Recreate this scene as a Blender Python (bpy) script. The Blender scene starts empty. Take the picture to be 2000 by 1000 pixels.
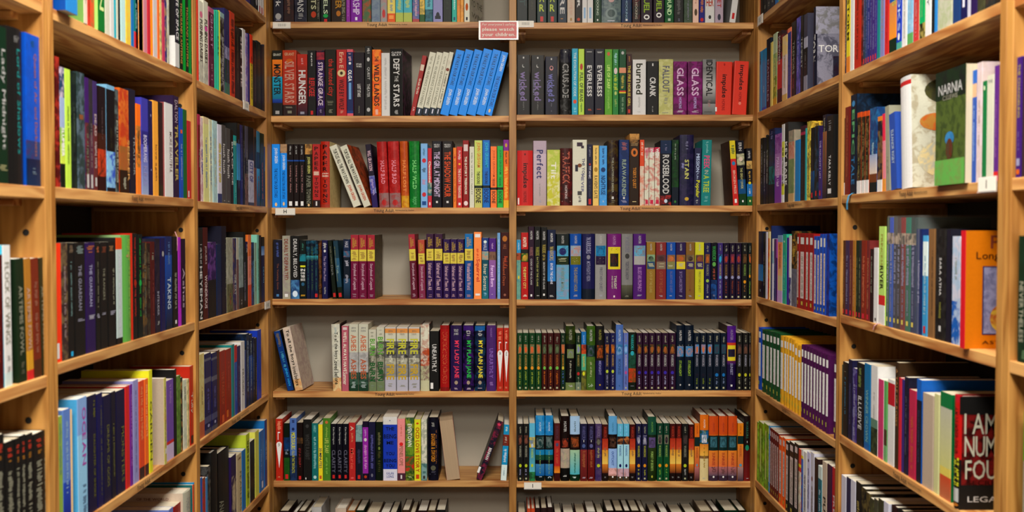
import bpy, math, random, re
from mathutils import Matrix, Vector

sc = bpy.context.scene
col = sc.collection

# ------------------------------------------------------------------ camera
F = 1960.0                      # focal length in pixels of the 2000 x 1000 frame
HORIZON = 443.0
TH = math.atan((500 - HORIZON) / F)
EYE = 1.52                      # camera height
W = 0.80                        # half width of the aisle = distance to the side bookcases
DIST = F * W / 469.5            # distance to the front of the back bookcase

cam_d = bpy.data.cameras.new('camera')
cam_d.sensor_width = 36.0
cam_d.lens = 36.0 * F / 2000.0
cam_d.dof.use_dof = True
cam_d.dof.focus_distance = DIST - 0.1
cam_d.dof.aperture_fstop = 4.5
cam = bpy.data.objects.new('camera', cam_d)
col.objects.link(cam)
cam.location = (0, 0, EYE)
cam.rotation_euler = (math.pi / 2 - TH, 0, 0)
sc.camera = cam

# ------------------------------------------------------------------ world, exposure
w = bpy.data.worlds.new('world'); sc.world = w
w.use_nodes = True
w.node_tree.nodes['Background'].inputs[0].default_value = (0.9, 0.93, 1.0, 1)
w.node_tree.nodes['Background'].inputs[1].default_value = 0.0
vs = sc.view_settings
vs.view_transform = 'Standard'; vs.look = 'None'; vs.gamma = 1.0; vs.use_curve_mapping = False
vs.exposure = 0.17

# ------------------------------------------------------------------ ceiling lights
CEIL = 3.0
LIGHTS = [(0.0, 1.15, 0.55, 1.15, 66), (0.0, -0.9, 0.55, 1.15, 84), (0.0, -3.0, 0.55, 1.15, 112)]
for lx, ly, sx, sy, p in LIGHTS:
    ld = bpy.data.lights.new('ceiling_panel_light', 'AREA')
    ld.shape = 'RECTANGLE'; ld.size = sx; ld.size_y = sy; ld.energy = p
    ld.color = (1.0, 0.94, 0.84)
    lo = bpy.data.objects.new('ceiling_panel_light', ld)
    lo.location = (lx, ly, CEIL - 0.06); col.objects.link(lo)

# ------------------------------------------------------------------ pixel helpers
CT, ST = math.cos(TH), math.sin(TH)
def ray(px, py):
    a, b = (px - 1000) / F, -(py - 500) / F
    return Vector((a, CT + b * ST, -ST + b * CT))
def on_y(px, py, Y):
    d = ray(px, py); return d * (Y / d.y)
def on_x(px, py, X):
    d = ray(px, py); return d * (X / d.x)

def lin(c):
    return c / 12.92 if c <= 0.04045 else ((c + 0.055) / 1.055) ** 2.4
_hx = {}
def rgb(h):
    if h not in _hx:
        if len(h) == 3:
            v = [int(c * 2, 16) / 255 for c in h]
        else:
            v = [int(h[i:i + 2], 16) / 255 for i in (0, 2, 4)]
        v = [lin(x) for x in v]
        if len(h) == 3: v = [x ** 1.1 * x / (x + 0.012) for x in v]      # three digits: printing inks, dense in the darks
        _hx[h] = tuple(v)
    return _hx[h]

# ------------------------------------------------------------------ materials
def new_mat(name):
    m = bpy.data.materials.new(name); m.use_nodes = True
    nt = m.node_tree
    return m, nt, nt.nodes['Principled BSDF'], nt.nodes, nt.links

def plain(name, h, rough=0.6, var=0.06, scale=30):
    m, nt, b, N, L = new_mat(name)
    n = N.new('ShaderNodeTexNoise'); n.inputs['Scale'].default_value = scale; n.inputs['Detail'].default_value = 4
    g = N.new('ShaderNodeNewGeometry'); L.new(g.outputs['Position'], n.inputs['Vector'])
    r = N.new('ShaderNodeMix'); r.data_type = 'RGBA'
    c = rgb(h)
    r.inputs[6].default_value = (*[x * (1 - var) for x in c], 1)
    r.inputs[7].default_value = (*[min(1, x * (1 + var)) for x in c], 1)
    L.new(n.outputs['Fac'], r.inputs[0]); L.new(r.outputs[2], b.inputs['Base Color'])
    b.inputs['Roughness'].default_value = rough
    return m

def wood_mat(name, light, dark, rough=0.5):
    # boards are built with their length along local X
    m, nt, b, N, L = new_mat(name)
    tc = N.new('ShaderNodeTexCoord'); oi = N.new('ShaderNodeObjectInfo')
    off = N.new('ShaderNodeVectorMath'); off.operation = 'MULTIPLY_ADD'
    L.new(oi.outputs['Random'], off.inputs[0]); off.inputs[1].default_value = (17, 31, 23)
    L.new(tc.outputs['Object'], off.inputs[2])
    mp = N.new('ShaderNodeMapping'); mp.inputs['Scale'].default_value = (1.6, 14, 14)
    L.new(off.outputs[0], mp.inputs['Vector'])
    n1 = N.new('ShaderNodeTexNoise'); n1.inputs['Scale'].default_value = 1.0; n1.inputs['Detail'].default_value = 3
    L.new(mp.outputs[0], n1.inputs['Vector'])
    # growth rings: bands of the slow noise
    mul = N.new('ShaderNodeMath'); mul.operation = 'MULTIPLY'; mul.inputs[1].default_value = 46
    L.new(n1.outputs['Fac'], mul.inputs[0])
    sn = N.new('ShaderNodeMath'); sn.operation = 'SINE'; L.new(mul.outputs[0], sn.inputs[0])
    mr = N.new('ShaderNodeMapRange'); mr.inputs[1].default_value = -1; mr.inputs[2].default_value = 1
    L.new(sn.outputs[0], mr.inputs[0])
    mp2 = N.new('ShaderNodeMapping'); mp2.inputs['Scale'].default_value = (5, 160, 160)
    L.new(off.outputs[0], mp2.inputs['Vector'])
    n2 = N.new('ShaderNodeTexNoise'); n2.inputs['Scale'].default_value = 1.0; n2.inputs['Detail'].default_value = 4
    L.new(mp2.outputs[0], n2.inputs['Vector'])
    # rings stronger in some places than others
    n3 = N.new('ShaderNodeTexNoise'); n3.inputs['Scale'].default_value = 2.2
    L.new(off.outputs[0], n3.inputs['Vector'])
    mm = N.new('ShaderNodeMath'); mm.operation = 'MULTIPLY'
    L.new(mr.outputs[0], mm.inputs[0]); L.new(n3.outputs['Fac'], mm.inputs[1])
    ad = N.new('ShaderNodeMath'); ad.operation = 'MULTIPLY_ADD'; ad.inputs[1].default_value = 1.15
    L.new(mm.outputs[0], ad.inputs[0])
    m2 = N.new('ShaderNodeMath'); m2.operation = 'MULTIPLY'; m2.inputs[1].default_value = 0.45
    L.new(n2.outputs['Fac'], m2.inputs[0]); L.new(m2.outputs[0], ad.inputs[2])
    r = N.new('ShaderNodeMix'); r.data_type = 'RGBA'
    r.inputs[6].default_value = (*rgb(light), 1); r.inputs[7].default_value = (*rgb(dark), 1)
    L.new(ad.outputs[0], r.inputs[0])
    hs = N.new('ShaderNodeHueSaturation')
    mv = N.new('ShaderNodeMapRange'); mv.inputs[3].default_value = 0.86; mv.inputs[4].default_value = 1.12
    L.new(oi.outputs['Random'], mv.inputs[0]); L.new(mv.outputs[0], hs.inputs['Value'])
    L.new(r.outputs[2], hs.inputs['Color']); L.new(hs.outputs[0], b.inputs['Base Color'])
    b.inputs['Roughness'].default_value = rough
    bp = N.new('ShaderNodeBump'); bp.inputs['Strength'].default_value = 0.08; bp.inputs['Distance'].default_value = 0.002
    L.new(n2.outputs['Fac'], bp.inputs['Height']); L.new(bp.outputs[0], b.inputs['Normal'])
    return m

def print_mat():
    # printed paper and cloth: colours come from the print stored on the mesh (Col), with a
    # second ink (Art, its alpha says how much) laid over it in blotches
    m, nt, b, N, L = new_mat('printed_cover')
    a1 = N.new('ShaderNodeAttribute'); a1.attribute_name = 'Col'
    a2 = N.new('ShaderNodeAttribute'); a2.attribute_name = 'Art'
    g = N.new('ShaderNodeNewGeometry')
    n = N.new('ShaderNodeTexNoise'); n.inputs['Scale'].default_value = 55; n.inputs['Detail'].default_value = 5
    n.inputs['Roughness'].default_value = 0.62; n.inputs['Distortion'].default_value = 0.6
    L.new(g.outputs['Position'], n.inputs['Vector'])
    mr = N.new('ShaderNodeMapRange'); mr.interpolation_type = 'SMOOTHSTEP'
    mr.inputs[1].default_value = 0.44; mr.inputs[2].default_value = 0.60
    L.new(n.outputs['Fac'], mr.inputs[0])
    mu = N.new('ShaderNodeMath'); mu.operation = 'MULTIPLY'
    L.new(mr.outputs[0], mu.inputs[0]); L.new(a2.outputs['Alpha'], mu.inputs[1])
    r = N.new('ShaderNodeMix'); r.data_type = 'RGBA'
    L.new(mu.outputs[0], r.inputs[0]); L.new(a1.outputs['Color'], r.inputs[6]); L.new(a2.outputs['Color'], r.inputs[7])
    # faint handling wear
    n2 = N.new('ShaderNodeTexNoise'); n2.inputs['Scale'].default_value = 260; n2.inputs['Detail'].default_value = 3
    L.new(g.outputs['Position'], n2.inputs['Vector'])
    m2 = N.new('ShaderNodeMapRange'); m2.inputs[3].default_value = 0.9; m2.inputs[4].default_value = 1.08
    L.new(n2.outputs['Fac'], m2.inputs[0])
    hs = N.new('ShaderNodeHueSaturation'); hs.inputs['Saturation'].default_value = 1.0; L.new(m2.outputs[0], hs.inputs['Value']); L.new(r.outputs[2], hs.inputs['Color'])
    L.new(hs.outputs[0], b.inputs['Base Color'])
    b.inputs['Roughness'].default_value = 0.42
    b.inputs['Specular IOR Level'].default_value = 0.2
    return m

def page_mat():
    m, nt, b, N, L = new_mat('page_edges')
    tc = N.new('ShaderNodeTexCoord')
    mp = N.new('ShaderNodeMapping'); mp.inputs['Scale'].default_value = (900, 4, 4)
    L.new(tc.outputs['Object'], mp.inputs['Vector'])
    n = N.new('ShaderNodeTexNoise'); n.inputs['Scale'].default_value = 1; n.inputs['Detail'].default_value = 3
    L.new(mp.outputs[0], n.inputs['Vector'])
    a = N.new('ShaderNodeAttribute'); a.attribute_name = 'Col'
    mr = N.new('ShaderNodeMapRange'); mr.inputs[3].default_value = 0.7; mr.inputs[4].default_value = 1.1
    L.new(n.outputs['Fac'], mr.inputs[0])
    hs = N.new('ShaderNodeHueSaturation'); L.new(mr.outputs[0], hs.inputs['Value']); L.new(a.outputs['Color'], hs.inputs['Color'])
    L.new(hs.outputs[0], b.inputs['Base Color']); b.inputs['Roughness'].default_value = 0.9
    return m

M_WOOD = wood_mat('honey_wood', 'dfac68', '97541e')
M_WOODU = wood_mat('honey_wood_upright', 'bf8b46', '8e5a20')
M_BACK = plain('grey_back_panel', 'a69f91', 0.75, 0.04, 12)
M_SBACK = plain('dark_back_panel', '2e261d', 0.8, 0.06, 12)  # side case panels: shade of the deep interiors put into the colour
M_PRINT = print_mat()
M_PAGE = page_mat()
M_DARK = plain('dark_hole', '15120f', 0.9)  # near-black colour stands in for the shade inside the peg holes
M_WHITE = plain('white_card', 'e6e2d8', 0.55, 0.02)
M_INK = plain('black_ink', '1a1512', 0.7, 0.02)
M_WALL = plain('wall_paint', '6e685d', 0.85, 0.03, 4)
M_FLOOR = plain('carpet', '262320', 0.95, 0.25, 90)
M_CEIL = plain('ceiling_tile', '8e8a83', 0.9, 0.02, 20)
M_PINK = plain('pink_card', 'd06464', 0.5, 0.04)
M_RIB = plain('blue_ribbon', '4aa8dc', 0.5, 0.05)
M_RIB2 = plain('pink_ribbon', 'd8a0a8', 0.5, 0.05)
M_BRASS = plain('brass', 'b79a3a', 0.3, 0.05)
def acrylic():
    m, nt, b, N, L = new_mat('clear_acrylic')
    b.inputs['Base Color'].default_value = (0.92, 0.93, 0.93, 1)
    b.inputs['Roughness'].default_value = 0.12
    b.inputs['Alpha'].default_value = 0.35
    return m
M_ACR = acrylic()
def lamp_mat():
    m, nt, b, N, L = new_mat('lamp_diffuser')
    b.inputs['Base Color'].default_value = (0.9, 0.9, 0.88, 1)
    b.inputs['Emission Color'].default_value = (1.0, 0.94, 0.84, 1); b.inputs['Emission Strength'].default_value = 4.0
    return m
M_LAMP = lamp_mat()

# ------------------------------------------------------------------ mesh helpers
def mesh_obj(name, verts, faces, mats, parent=None, mi=None):
    me = bpy.data.meshes.new(name)
    me.from_pydata(verts, [], faces)
    for m in (mats if isinstance(mats, (list, tuple)) else [mats]):
        me.materials.append(m)
    if mi: me.polygons.foreach_set('material_index', mi)
    o = bpy.data.objects.new(name, me); col.objects.link(o)
    if parent: o.parent = parent
    return o

BOXF = [(0, 1, 3, 2), (4, 6, 7, 5), (0, 4, 5, 1), (2, 3, 7, 6), (0, 2, 6, 4), (1, 5, 7, 3)]
def box_vf(x0, x1, y0, y1, z0, z1):
    v = [(x, y, z) for x in (x0, x1) for y in (y0, y1) for z in (z0, z1)]
    return v, BOXF

def bev_board(L, Wd, T, c=0.0012):
    # board of length L (x), width Wd (y), thickness T (z), chamfered long edges, centred
    prof = [(-Wd/2, -T/2 + c), (-Wd/2 + c, -T/2), (Wd/2 - c, -T/2), (Wd/2, -T/2 + c),
            (Wd/2, T/2 - c), (Wd/2 - c, T/2), (-Wd/2 + c, T/2), (-Wd/2, T/2 - c)]
    n = len(prof); v = []; f = []
    for x in (-L/2, L/2):
        v += [(x, y, z) for y, z in prof]
    for i in range(n):
        j = (i + 1) % n
        f.append((i, n + i, n + j, j))
    f.append(tuple(range(n))); f.append(tuple(range(2 * n - 1, n - 1, -1)))
    return v, f

def board(name, L, Wd, T, loc, rot=(0, 0, 0), parent=None, mat=None):
    v, f = bev_board(L, Wd, T)
    o = mesh_obj(name, v, f, mat or M_WOOD, parent)
    o.location = loc; o.rotation_euler = rot
    return o

def empty(name, loc, rz=0.0):
    o = bpy.data.objects.new(name, None); col.objects.link(o)
    o.empty_display_size = 0.05
    o.location = loc; o.rotation_euler = (0, 0, rz)
    return o

def tag(o, label, cat=None, group=None, kind=None):
    o['label'] = label
    if cat: o['category'] = cat
    if group: o['group'] = group
    if kind: o['kind'] = kind
    return o

# ------------------------------------------------------------------ glyphs (built-in font)
GLY = {}
def build_glyphs():
    chars = [chr(c) for c in range(33, 127)]
    tmp = []
    for bold in (0, 1):
        for ch in chars:
            cu = bpy.data.curves.new('glyph', 'FONT'); cu.body = ch; cu.resolution_u = 2
            cu.offset = 0.022 if bold else 0.004
            ob = bpy.data.objects.new('glyph', cu); col.objects.link(ob); tmp.append((bold, ch, ob))
    bpy.context.view_layer.update()
    dg = bpy.context.evaluated_depsgraph_get()
    for bold, ch, ob in tmp:
        me = ob.evaluated_get(dg).to_mesh()
        v = [(p.co.x, p.co.y) for p in me.vertices]
        f = [tuple(p.vertices) for p in me.polygons]
        ob.evaluated_get(dg).to_mesh_clear()
        if v:
            GLY[(bold, ch)] = (v, f, min(p[0] for p in v), max(p[0] for p in v))
    for bold, ch, ob in tmp:
        cu = ob.data
        bpy.data.objects.remove(ob); bpy.data.curves.remove(cu)
build_glyphs()

def text_vf(s, bold=0, gap=0.07, shear=0.0):
    """vertices in a 0..1 x 0..1 box (fitted to the ink), faces, natural aspect width/height"""
    V, Fc, pen = [], [], 0.0
    for ch in s:
        if ch == ' ':
            pen += 0.28; continue
        g = GLY.get((bold, ch))
        if not g: continue
        v, f, a, b_ = g; k = len(V)
        V += [(x - a + pen + shear * y, y) for x, y in v]
        Fc += [tuple(i + k for i in q) for q in f]
        pen += b_ - a + gap
    if not V: return [], [], 1
    x0 = min(p[0] for p in V); x1 = max(p[0] for p in V); y0 = min(p[1] for p in V); y1 = max(p[1] for p in V)
    sx, sy = max(1e-6, x1 - x0), max(1e-6, y1 - y0)
    return [((x - x0) / sx, (y - y0) / sy) for x, y in V], Fc, sx / sy

def flat_text(name, s, width, height, mat, parent, M, bold=0, shear=0):
    """lettering as a thin mesh in the local XZ plane facing -Y, centred; M: 4x4 local matrix"""
    v, f, _ = text_vf(s, bold, shear=shear)
    o = mesh_obj(name, [tuple(M @ Vector(((x - .5) * width, 0, (y - .5) * height))) for x, y in v], f, mat, parent)
    return o

# ================================================================== the room
def struct(name, x0, x1, y0, y1, z0, z1, mat, label):
    v, f = box_vf(x0, x1, y0, y1, z0, z1)
    o = mesh_obj(name, v, f, mat); o['kind'] = 'structure'; o['label'] = label
    return o
struct('floor', -2.2, 2.2, -4.6, 3.9, -0.05, 0.0, M_FLOOR, 'grey carpet floor of the aisle')
struct('ceiling', -2.2, 2.2, -4.6, 3.9, CEIL, CEIL + 0.05, M_CEIL, 'white ceiling above the bookcases')
struct('wall_back', -2.2, 2.2, 3.7, 3.8, 0, CEIL, M_WALL, 'cream wall behind the back bookcase')
struct('wall_left', -1.45, -1.35, -4.6, 3.7, 0, CEIL, M_WALL, 'cream wall behind the left bookcases')
struct('wall_right', 1.35, 1.45, -4.6, 3.7, 0, CEIL, M_WALL, 'cream wall behind the right bookcases')
struct('wall_front', -1.35, 1.35, -4.6, -4.5, 0, CEIL, M_WALL, 'cream wall at the far end of the aisle')

for i, (lx, ly, sx, sy, p) in enumerate(LIGHTS):
    e = empty('ceiling_lamp', (lx, ly, CEIL))
    tag(e, ('white ceiling panel lamp over the middle of the aisle', 'white ceiling panel lamp just behind the camera', 'white ceiling panel lamp near the end wall of the aisle')[i], 'lamp', 'ceiling panel lamps')
    a, b_ = sx / 2 + 0.02, sy / 2 + 0.02
    V, Fc = [], []
    for (x0, x1, y0, y1) in ((-a, a, -b_, -b_ + .02), (-a, a, b_ - .02, b_), (-a, -a + .02, -b_ + .02, b_ - .02), (a - .02, a, -b_ + .02, b_ - .02)):
        v, f = box_vf(x0, x1, y0, y1, -0.055, 0); k = len(V); V += v; Fc += [tuple(q + k for q in r) for r in f]
    mesh_obj('lamp_frame', V, Fc, M_WHITE, e)
    v, f = box_vf(-sx / 2, sx / 2, -sy / 2, sy / 2, -0.045, -0.035)
    mesh_obj('lamp_diffuser', v, f, M_LAMP, e)

# ================================================================== bookcases
TOP = EYE + 1.18 * W
T = 0.0195
SH = {}          # (case, shelf index) -> (shelf object, z of its top)

def disc_vf(r, n=14):
    return [(r * math.cos(2 * math.pi * i / n), 0, r * math.sin(2 * math.pi * i / n)) for i in range(n)], [tuple(range(n))]

def peg_hole(parent, wx, wy, wz, r=0.0047):
    """a drilled hole: raised dark ring round a sunken bore, on a board's face that looks along -Y"""
    V, Fc = [], []; n = 14
    rings = [(r * 1.25, -0.0004), (r, -0.0008), (r * 0.9, 0.0), (r * 0.55, 0.0)]
    for rr, y in rings:
        V += [(rr * math.cos(2 * math.pi * i / n), y, rr * math.sin(2 * math.pi * i / n)) for i in range(n)]
    for k in range(len(rings) - 1):
        for i in range(n):
            j = (i + 1) % n
            Fc.append((k * n + i, k * n + j, (k + 1) * n + j, (k + 1) * n + i))
    Fc.append(tuple(range(3 * n, 4 * n)))
    o = mesh_obj('peg_hole', V, Fc, M_DARK, parent)
    # parent is an upright: go from world to its frame
    o.matrix_parent_inverse = parent_world(parent).inverted()
    o.location = (wx, wy - 0.0003, wz)
    return o

def parent_world(o):
    m = Matrix.LocRotScale(o.location, o.rotation_euler, None)
    return (parent_world(o.parent) @ m) if o.parent else m

# ---- the back bookcase: three uprights, two bays
BD = 0.215
YF = DIST
CL_Y = [-140, 42.5, 226.2, 405.5, 584, 764.5, 939.5, 1117]
CR_Y = [-140, 44, 224.0, 401.5, 585, 763, 940.5, 1117]
zpx = lambda y: on_y(770, y, YF).z + EYE

back = empty('bookcase', (0, YF, 0))
tag(back, 'honey wood back bookcase with two bays and grey back panel, facing the camera', 'bookcase')
def up_c(xa, xb):
    return board('upright', TOP, BD + 0.006, xb - xa, ((xa + xb) / 2, BD / 2 - 0.003, TOP / 2), (0, -math.pi / 2, 0), back, M_WOODU)
XL0, XL1 = -W, on_y(994.5, 443, YF).x
XR0, XR1 = on_y(1008.5, 443, YF).x, W
u1 = up_c(-W - T, -W); u2 = up_c(XL1, XR0); u3 = up_c(W, W + T)
v, f = box_vf(-W - T, W + T, BD, BD + 0.006, 0.0, TOP)
mesh_obj('back_panel', v, f, M_BACK, back)
for nm, xa, xb, ys in (('CL', XL0, XL1, CL_Y), ('CR', XR0, XR1, CR_Y)):
    for i, y in enumerate(ys):
        if i == 0: continue
        z = zpx(y)
        s = board('shelf', xb - xa - 0.002, BD - 0.001, 0.0205, ((xa + xb) / 2, BD / 2 - 0.0005, z - 0.01025), (0, 0, 0), back)
        SH[(nm, i)] = (s, z)
        for cx in (xa + 0.016, xb - 0.016):
            board('shelf_cleat', BD - 0.05, 0.030, 0.011, (cx, BD / 2 + 0.01, z - 0.0205 - 0.0062), (0, 0, math.pi / 2), back)
    for zz in (0.05,):
        board('kick_board', xb - xa - 0.002, 0.019, 0.08, ((xa + xb) / 2, 0.03, 0.045), (0, 0, 0), back)

# ---- side bookcases
SD = 0.26
def side_case(nm, sgn, ya, yb, ta, tb, ks, label):
    """sgn -1 left / +1 right; ya, yb: clear opening along Y; ta, tb: thickness of the near and the far upright"""
    xc = sgn * (W + SD / 2)
    e = empty('bookcase', (xc, (ya + yb) / 2, 0)); tag(e, label, 'bookcase', 'side bookcases')
    yc = (ya + yb) / 2
    rot = (0, -math.pi / 2, math.pi / 2)
    near = board('upright', TOP, SD, ta, (0, ya - ta / 2 - yc, TOP / 2), rot, e, M_WOODU)
    far = board('upright', TOP, SD, tb, (0, yb + tb / 2 - yc, TOP / 2), rot, e, M_WOODU)
    xb = sgn * (SD / 2 + 0.003)
    v, f = box_vf(xb - 0.003, xb + 0.003, ya - ta - yc, yb + tb - yc, 0, TOP)
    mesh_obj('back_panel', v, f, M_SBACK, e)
    rz = math.pi / 2 if sgn < 0 else -math.pi / 2
    for i, k in enumerate(ks):
        if i == 0: continue
        z = EYE + k * W
        s = board('shelf', yb - ya - 0.002, SD - 0.002, 0.0205, (0, 0, z - 0.01025), (0, 0, rz), e)
        SH[(nm, i)] = (s, z)
        for cy in (ya + 0.016 - yc, yb - 0.016 - yc):
            board('shelf_cleat', SD - 0.06, 0.030, 0.011, (sgn * 0.01, cy, z - 0.0205 - 0.0062), (0, 0, 0), e)
        if -1.2 < k < 0.7:
            peg_hole(far, sgn * (W + 0.034), yb, z - 0.078)
    board('kick_board', yb - ya - 0.002, 0.019, 0.08, (-sgn * (SD / 2 - 0.03), 0, 0.045), (0, 0, math.pi / 2), e)
    return e
KL0 = [1.24, .849, .480, .0853, -.320, -.71, -1.07, -1.44]
KL1 = [1.24, .858, .4765, .0877, -.301, -.686, -1.07, -1.44]
KL2 = [1.24, .852, .467, .082, -.305, -.686, -1.064, -1.44]
KR2 = [1.24, .846, .466, .090, -.285, -.662, -1.042, -1.43]
KR1 = [1.24, .840, .461, .096, -.267, -.634, -1.005, -1.42]
KR0 = [1.24, .840, .461, .0975, -.2685, -.634, -1.005, -1.42]
YL = [1.0, 1.7225, 1.7615, 2.529, 2.559, 3.285]
YR = [0.95, 1.611, 1.655, 2.442, 2.469, 3.285]
side_case('L0', -1, YL[0], YL[1], T, T, KL0, 'honey wood side bookcase at the far left, nearest the camera')
side_case('L1', -1, YL[2], YL[3], T, 0.0148, KL1, 'middle of the three honey wood bookcases along the left side')
side_case('L2', -1, YL[4], YL[5], 0.0148, YF - YL[5] - 0.007, KL2, 'honey wood side bookcase in the left corner beside the back bookcase')
side_case('R2', 1, YR[4], YR[5], 0.013, YF - YR[5] - 0.007, KR2, 'honey wood side bookcase in the right corner beside the back bookcase')
side_case('R1', 1, YR[2], YR[3], 0.022, 0.0135, KR1, 'middle of the three honey wood bookcases along the right side')
side_case('R0', 1, YR[0], YR[1], T, 0.0215, KR0, 'honey wood side bookcase at the far right, nearest the camera')

# ================================================================== books
BAY = {'CL': (XL0, XL1), 'CR': (XR0, XR1), 'L0': (YL[0], YL[1]), 'L1': (YL[2], YL[3]), 'L2': (YL[4], YL[5]), 'R0': (YR[0], YR[1]), 'R1': (YR[2], YR[3]), 'R2': (YR[4], YR[5])}
PICK = []        # every book: dict
SIDE_P = 0.006   # how far book spines stand behind the shelf's front edge (side bookcases)

def parse_col(s):
    """'abc' or 'abc/def7' -> (rgb, art rgb, amount)"""
    if '/' in s:
        a, b_ = s.split('/')
        h = b_[:-1]; n = int(b_[-1]) / 9.0
        return rgb(a), rgb(h), n, a
    return rgb(s), (0, 0, 0), 0.0, s

TXT = re.compile(r'^(.*?)\s*([vVhHsqobpckKeP])(-?\d+)-(\d+) ([0-9a-f]{3})(?: w(\d+))?(?: x(-?\d+))?$')

def row(case, shelf, zoom, lines, inset=None, depth=None):
    ox, oy, sc_ = zoom
    z0 = SH[(case, shelf)][1]
    books = []
    for ln in lines:
        fld = [t.strip() for t in ln.split('|')]
        tk = fld[0].split()
        B = dict(case=case, shelf=shelf, H=0, L=0.0, Y=0.0, P=0.0, D=None, C=None, Fo=0, look=None, force=0)
        x0, x1 = ox + float(tk[0]) / sc_, ox + float(tk[1]) / sc_
        B['x0'], B['x1'] = x0, x1
        if tk[2][0] == 'm':
            B['hmm'] = float(tk[2][1:]) / 1000; B['top'] = None
        else:
            B['top'] = oy + float(tk[2]) / sc_; B['hmm'] = None
        B['base'] = tk[3]
        for t in tk[4:]:
            if t == 'H': B['H'] = 1
            elif t == 'F': B['Fo'] = 1
            elif t == '!': B['force'] = 1
            elif t[0] == 'L': B['L'] = float(t[1:]) / sc_
            elif t[0] == 'Y': B['Y'] = float(t[1:])
            elif t[0] == 'P': B['P'] = float(t[1:]) / 1000
            elif t[0] == 'T': B['T'] = float(t[1:]) / 1000
            elif t[0] == 'D': B['D'] = float(t[1:]) / 1000
            elif t[0] == 'C': B['C'] = t[1:]
        B['bands'] = [b_.split() for b_ in fld[1].split(',')] if len(fld) > 1 and fld[1] else []
        B['txt'] = []
        if len(fld) > 2 and fld[2]:
            for t in fld[2].split(';'):
                mt = TXT.match(t.strip())
                if not mt: print('BAD TEXT', ln, t); continue
                B['txt'].append(mt.groups())
        if len(fld) > 3 and fld[3]: B['look'] = fld[3]
        # ---- place it
        ins = (0.006 if case[0] == 'C' else SIDE_P) if inset is None else inset
        ins -= B['P']
        ytop = B['top'] if B['top'] is not None else 300
        if case[0] == 'C':
            Yp = YF + ins
            p0 = on_y(x0, 443, Yp); p1 = on_y(x1, 443, Yp)
            yb = 443 + (EYE - z0) / Yp * F
            zt = on_y(x0, B['top'], Yp).z + EYE if B['top'] is not None else z0 + B['hmm']
            # follow the slight convergence of the verticals
            ym = ((B['top'] if B['top'] is not None else yb - 120) + yb) / 2
            p0 = on_y(x0, ym, Yp); p1 = on_y(x1, ym, Yp)
            ua, ub = p0.x, p1.x
            org = lambda u: Vector((u, Yp, z0)); rz = 0.0
            ppm = F / Yp
        else:
            s = -1 if case[0] == 'L' else 1
            Xp = s * (W + ins)
            yb = 443 - (z0 - EYE) / W * abs((x0 + x1) / 2 - 1000)
            ym = ((B['top'] + yb) / 2) if B['top'] is not None else yb - 90
            p0 = on_x(x0, ym, Xp); p1 = on_x(x1, ym, Xp)
            zt = on_x((x0 + x1) / 2, B['top'], Xp).z + EYE if B['top'] is not None else z0 + B['hmm']
            if s < 0:
                ua, ub = p0.y, p1.y; org = lambda u, Xp=Xp: Vector((Xp, u, z0)); rz = math.pi / 2
            else:
                ua, ub = -p0.y, -p1.y; org = lambda u, Xp=Xp: Vector((Xp, -u, z0)); rz = -math.pi / 2
            ppm = (x1 - x0) / max(1e-4, ub - ua)
        lo, hi = BAY[case]
        if case[0] == 'R': lo, hi = -hi, -lo
        if not B['L'] and not B['Y']:
            if ub > hi - 0.0008: ua, ub = min(ua, hi - 0.006), hi - 0.0008
            if ua < lo + 0.0008: ua, ub = lo + 0.0008, max(ub, lo + 0.006)
        hgt = zt - z0
        lean = 0.0
        if B['L']:
            sh = B['L'] / ppm if case[0] == 'C' else B['L'] / ((x1 - x0) / max(1e-4, ub - ua))
            lean = math.atan2(sh, hgt); 
        t = (ub - ua) * math.cos(lean) - 0.0006
        t = B.get('T') or max(t, 0.003)
        if lean: hgt = (hgt - t * abs(math.sin(lean))) / math.cos(lean)
        hgt = max(0.08, min(hgt, 0.30))
        B.update(t=t, h=hgt, lean=lean, rz=rz, d=B['D'] or depth or (0.142 if case[0] == 'C' else 0.15))
        if B['H'] and not B['D']: B['d'] += 0.006
        # matrix: base corner pivot
        piv = (ub if lean > 0 else ua) if lean else (ua + ub) / 2
        offx = (-t / 2 if lean > 0 else t / 2) if lean else 0.0
        Mx = Matrix.Translation(org(piv)) @ Matrix.Rotation(rz, 4, 'Z') @ Matrix.Rotation(-math.radians(B['Y']), 4, 'Z') \
            @ Matrix.Rotation(lean, 4, 'Y') @ Matrix.Translation((offx, 0, 0))
        if B['Fo']: Mx = Mx @ Matrix.Translation((0, B['d'], 0)) @ Matrix.Rotation(math.pi, 4, 'Z')
        B['M'] = Mx
        vt = max(0, yb - (zt - z0) * ppm) if case[0] == 'C' else max(0, B['top'] if B['top'] is not None else yb - 170)
        B['area'] = max(0, min(x1, 2000) - max(x0, 0)) * max(0, min(yb, 1000) - vt)
        books.append(B)
    for i, B in enumerate(books):
        B['i'], B['n'] = i, len(books)
    PICK.extend(books)

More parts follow.
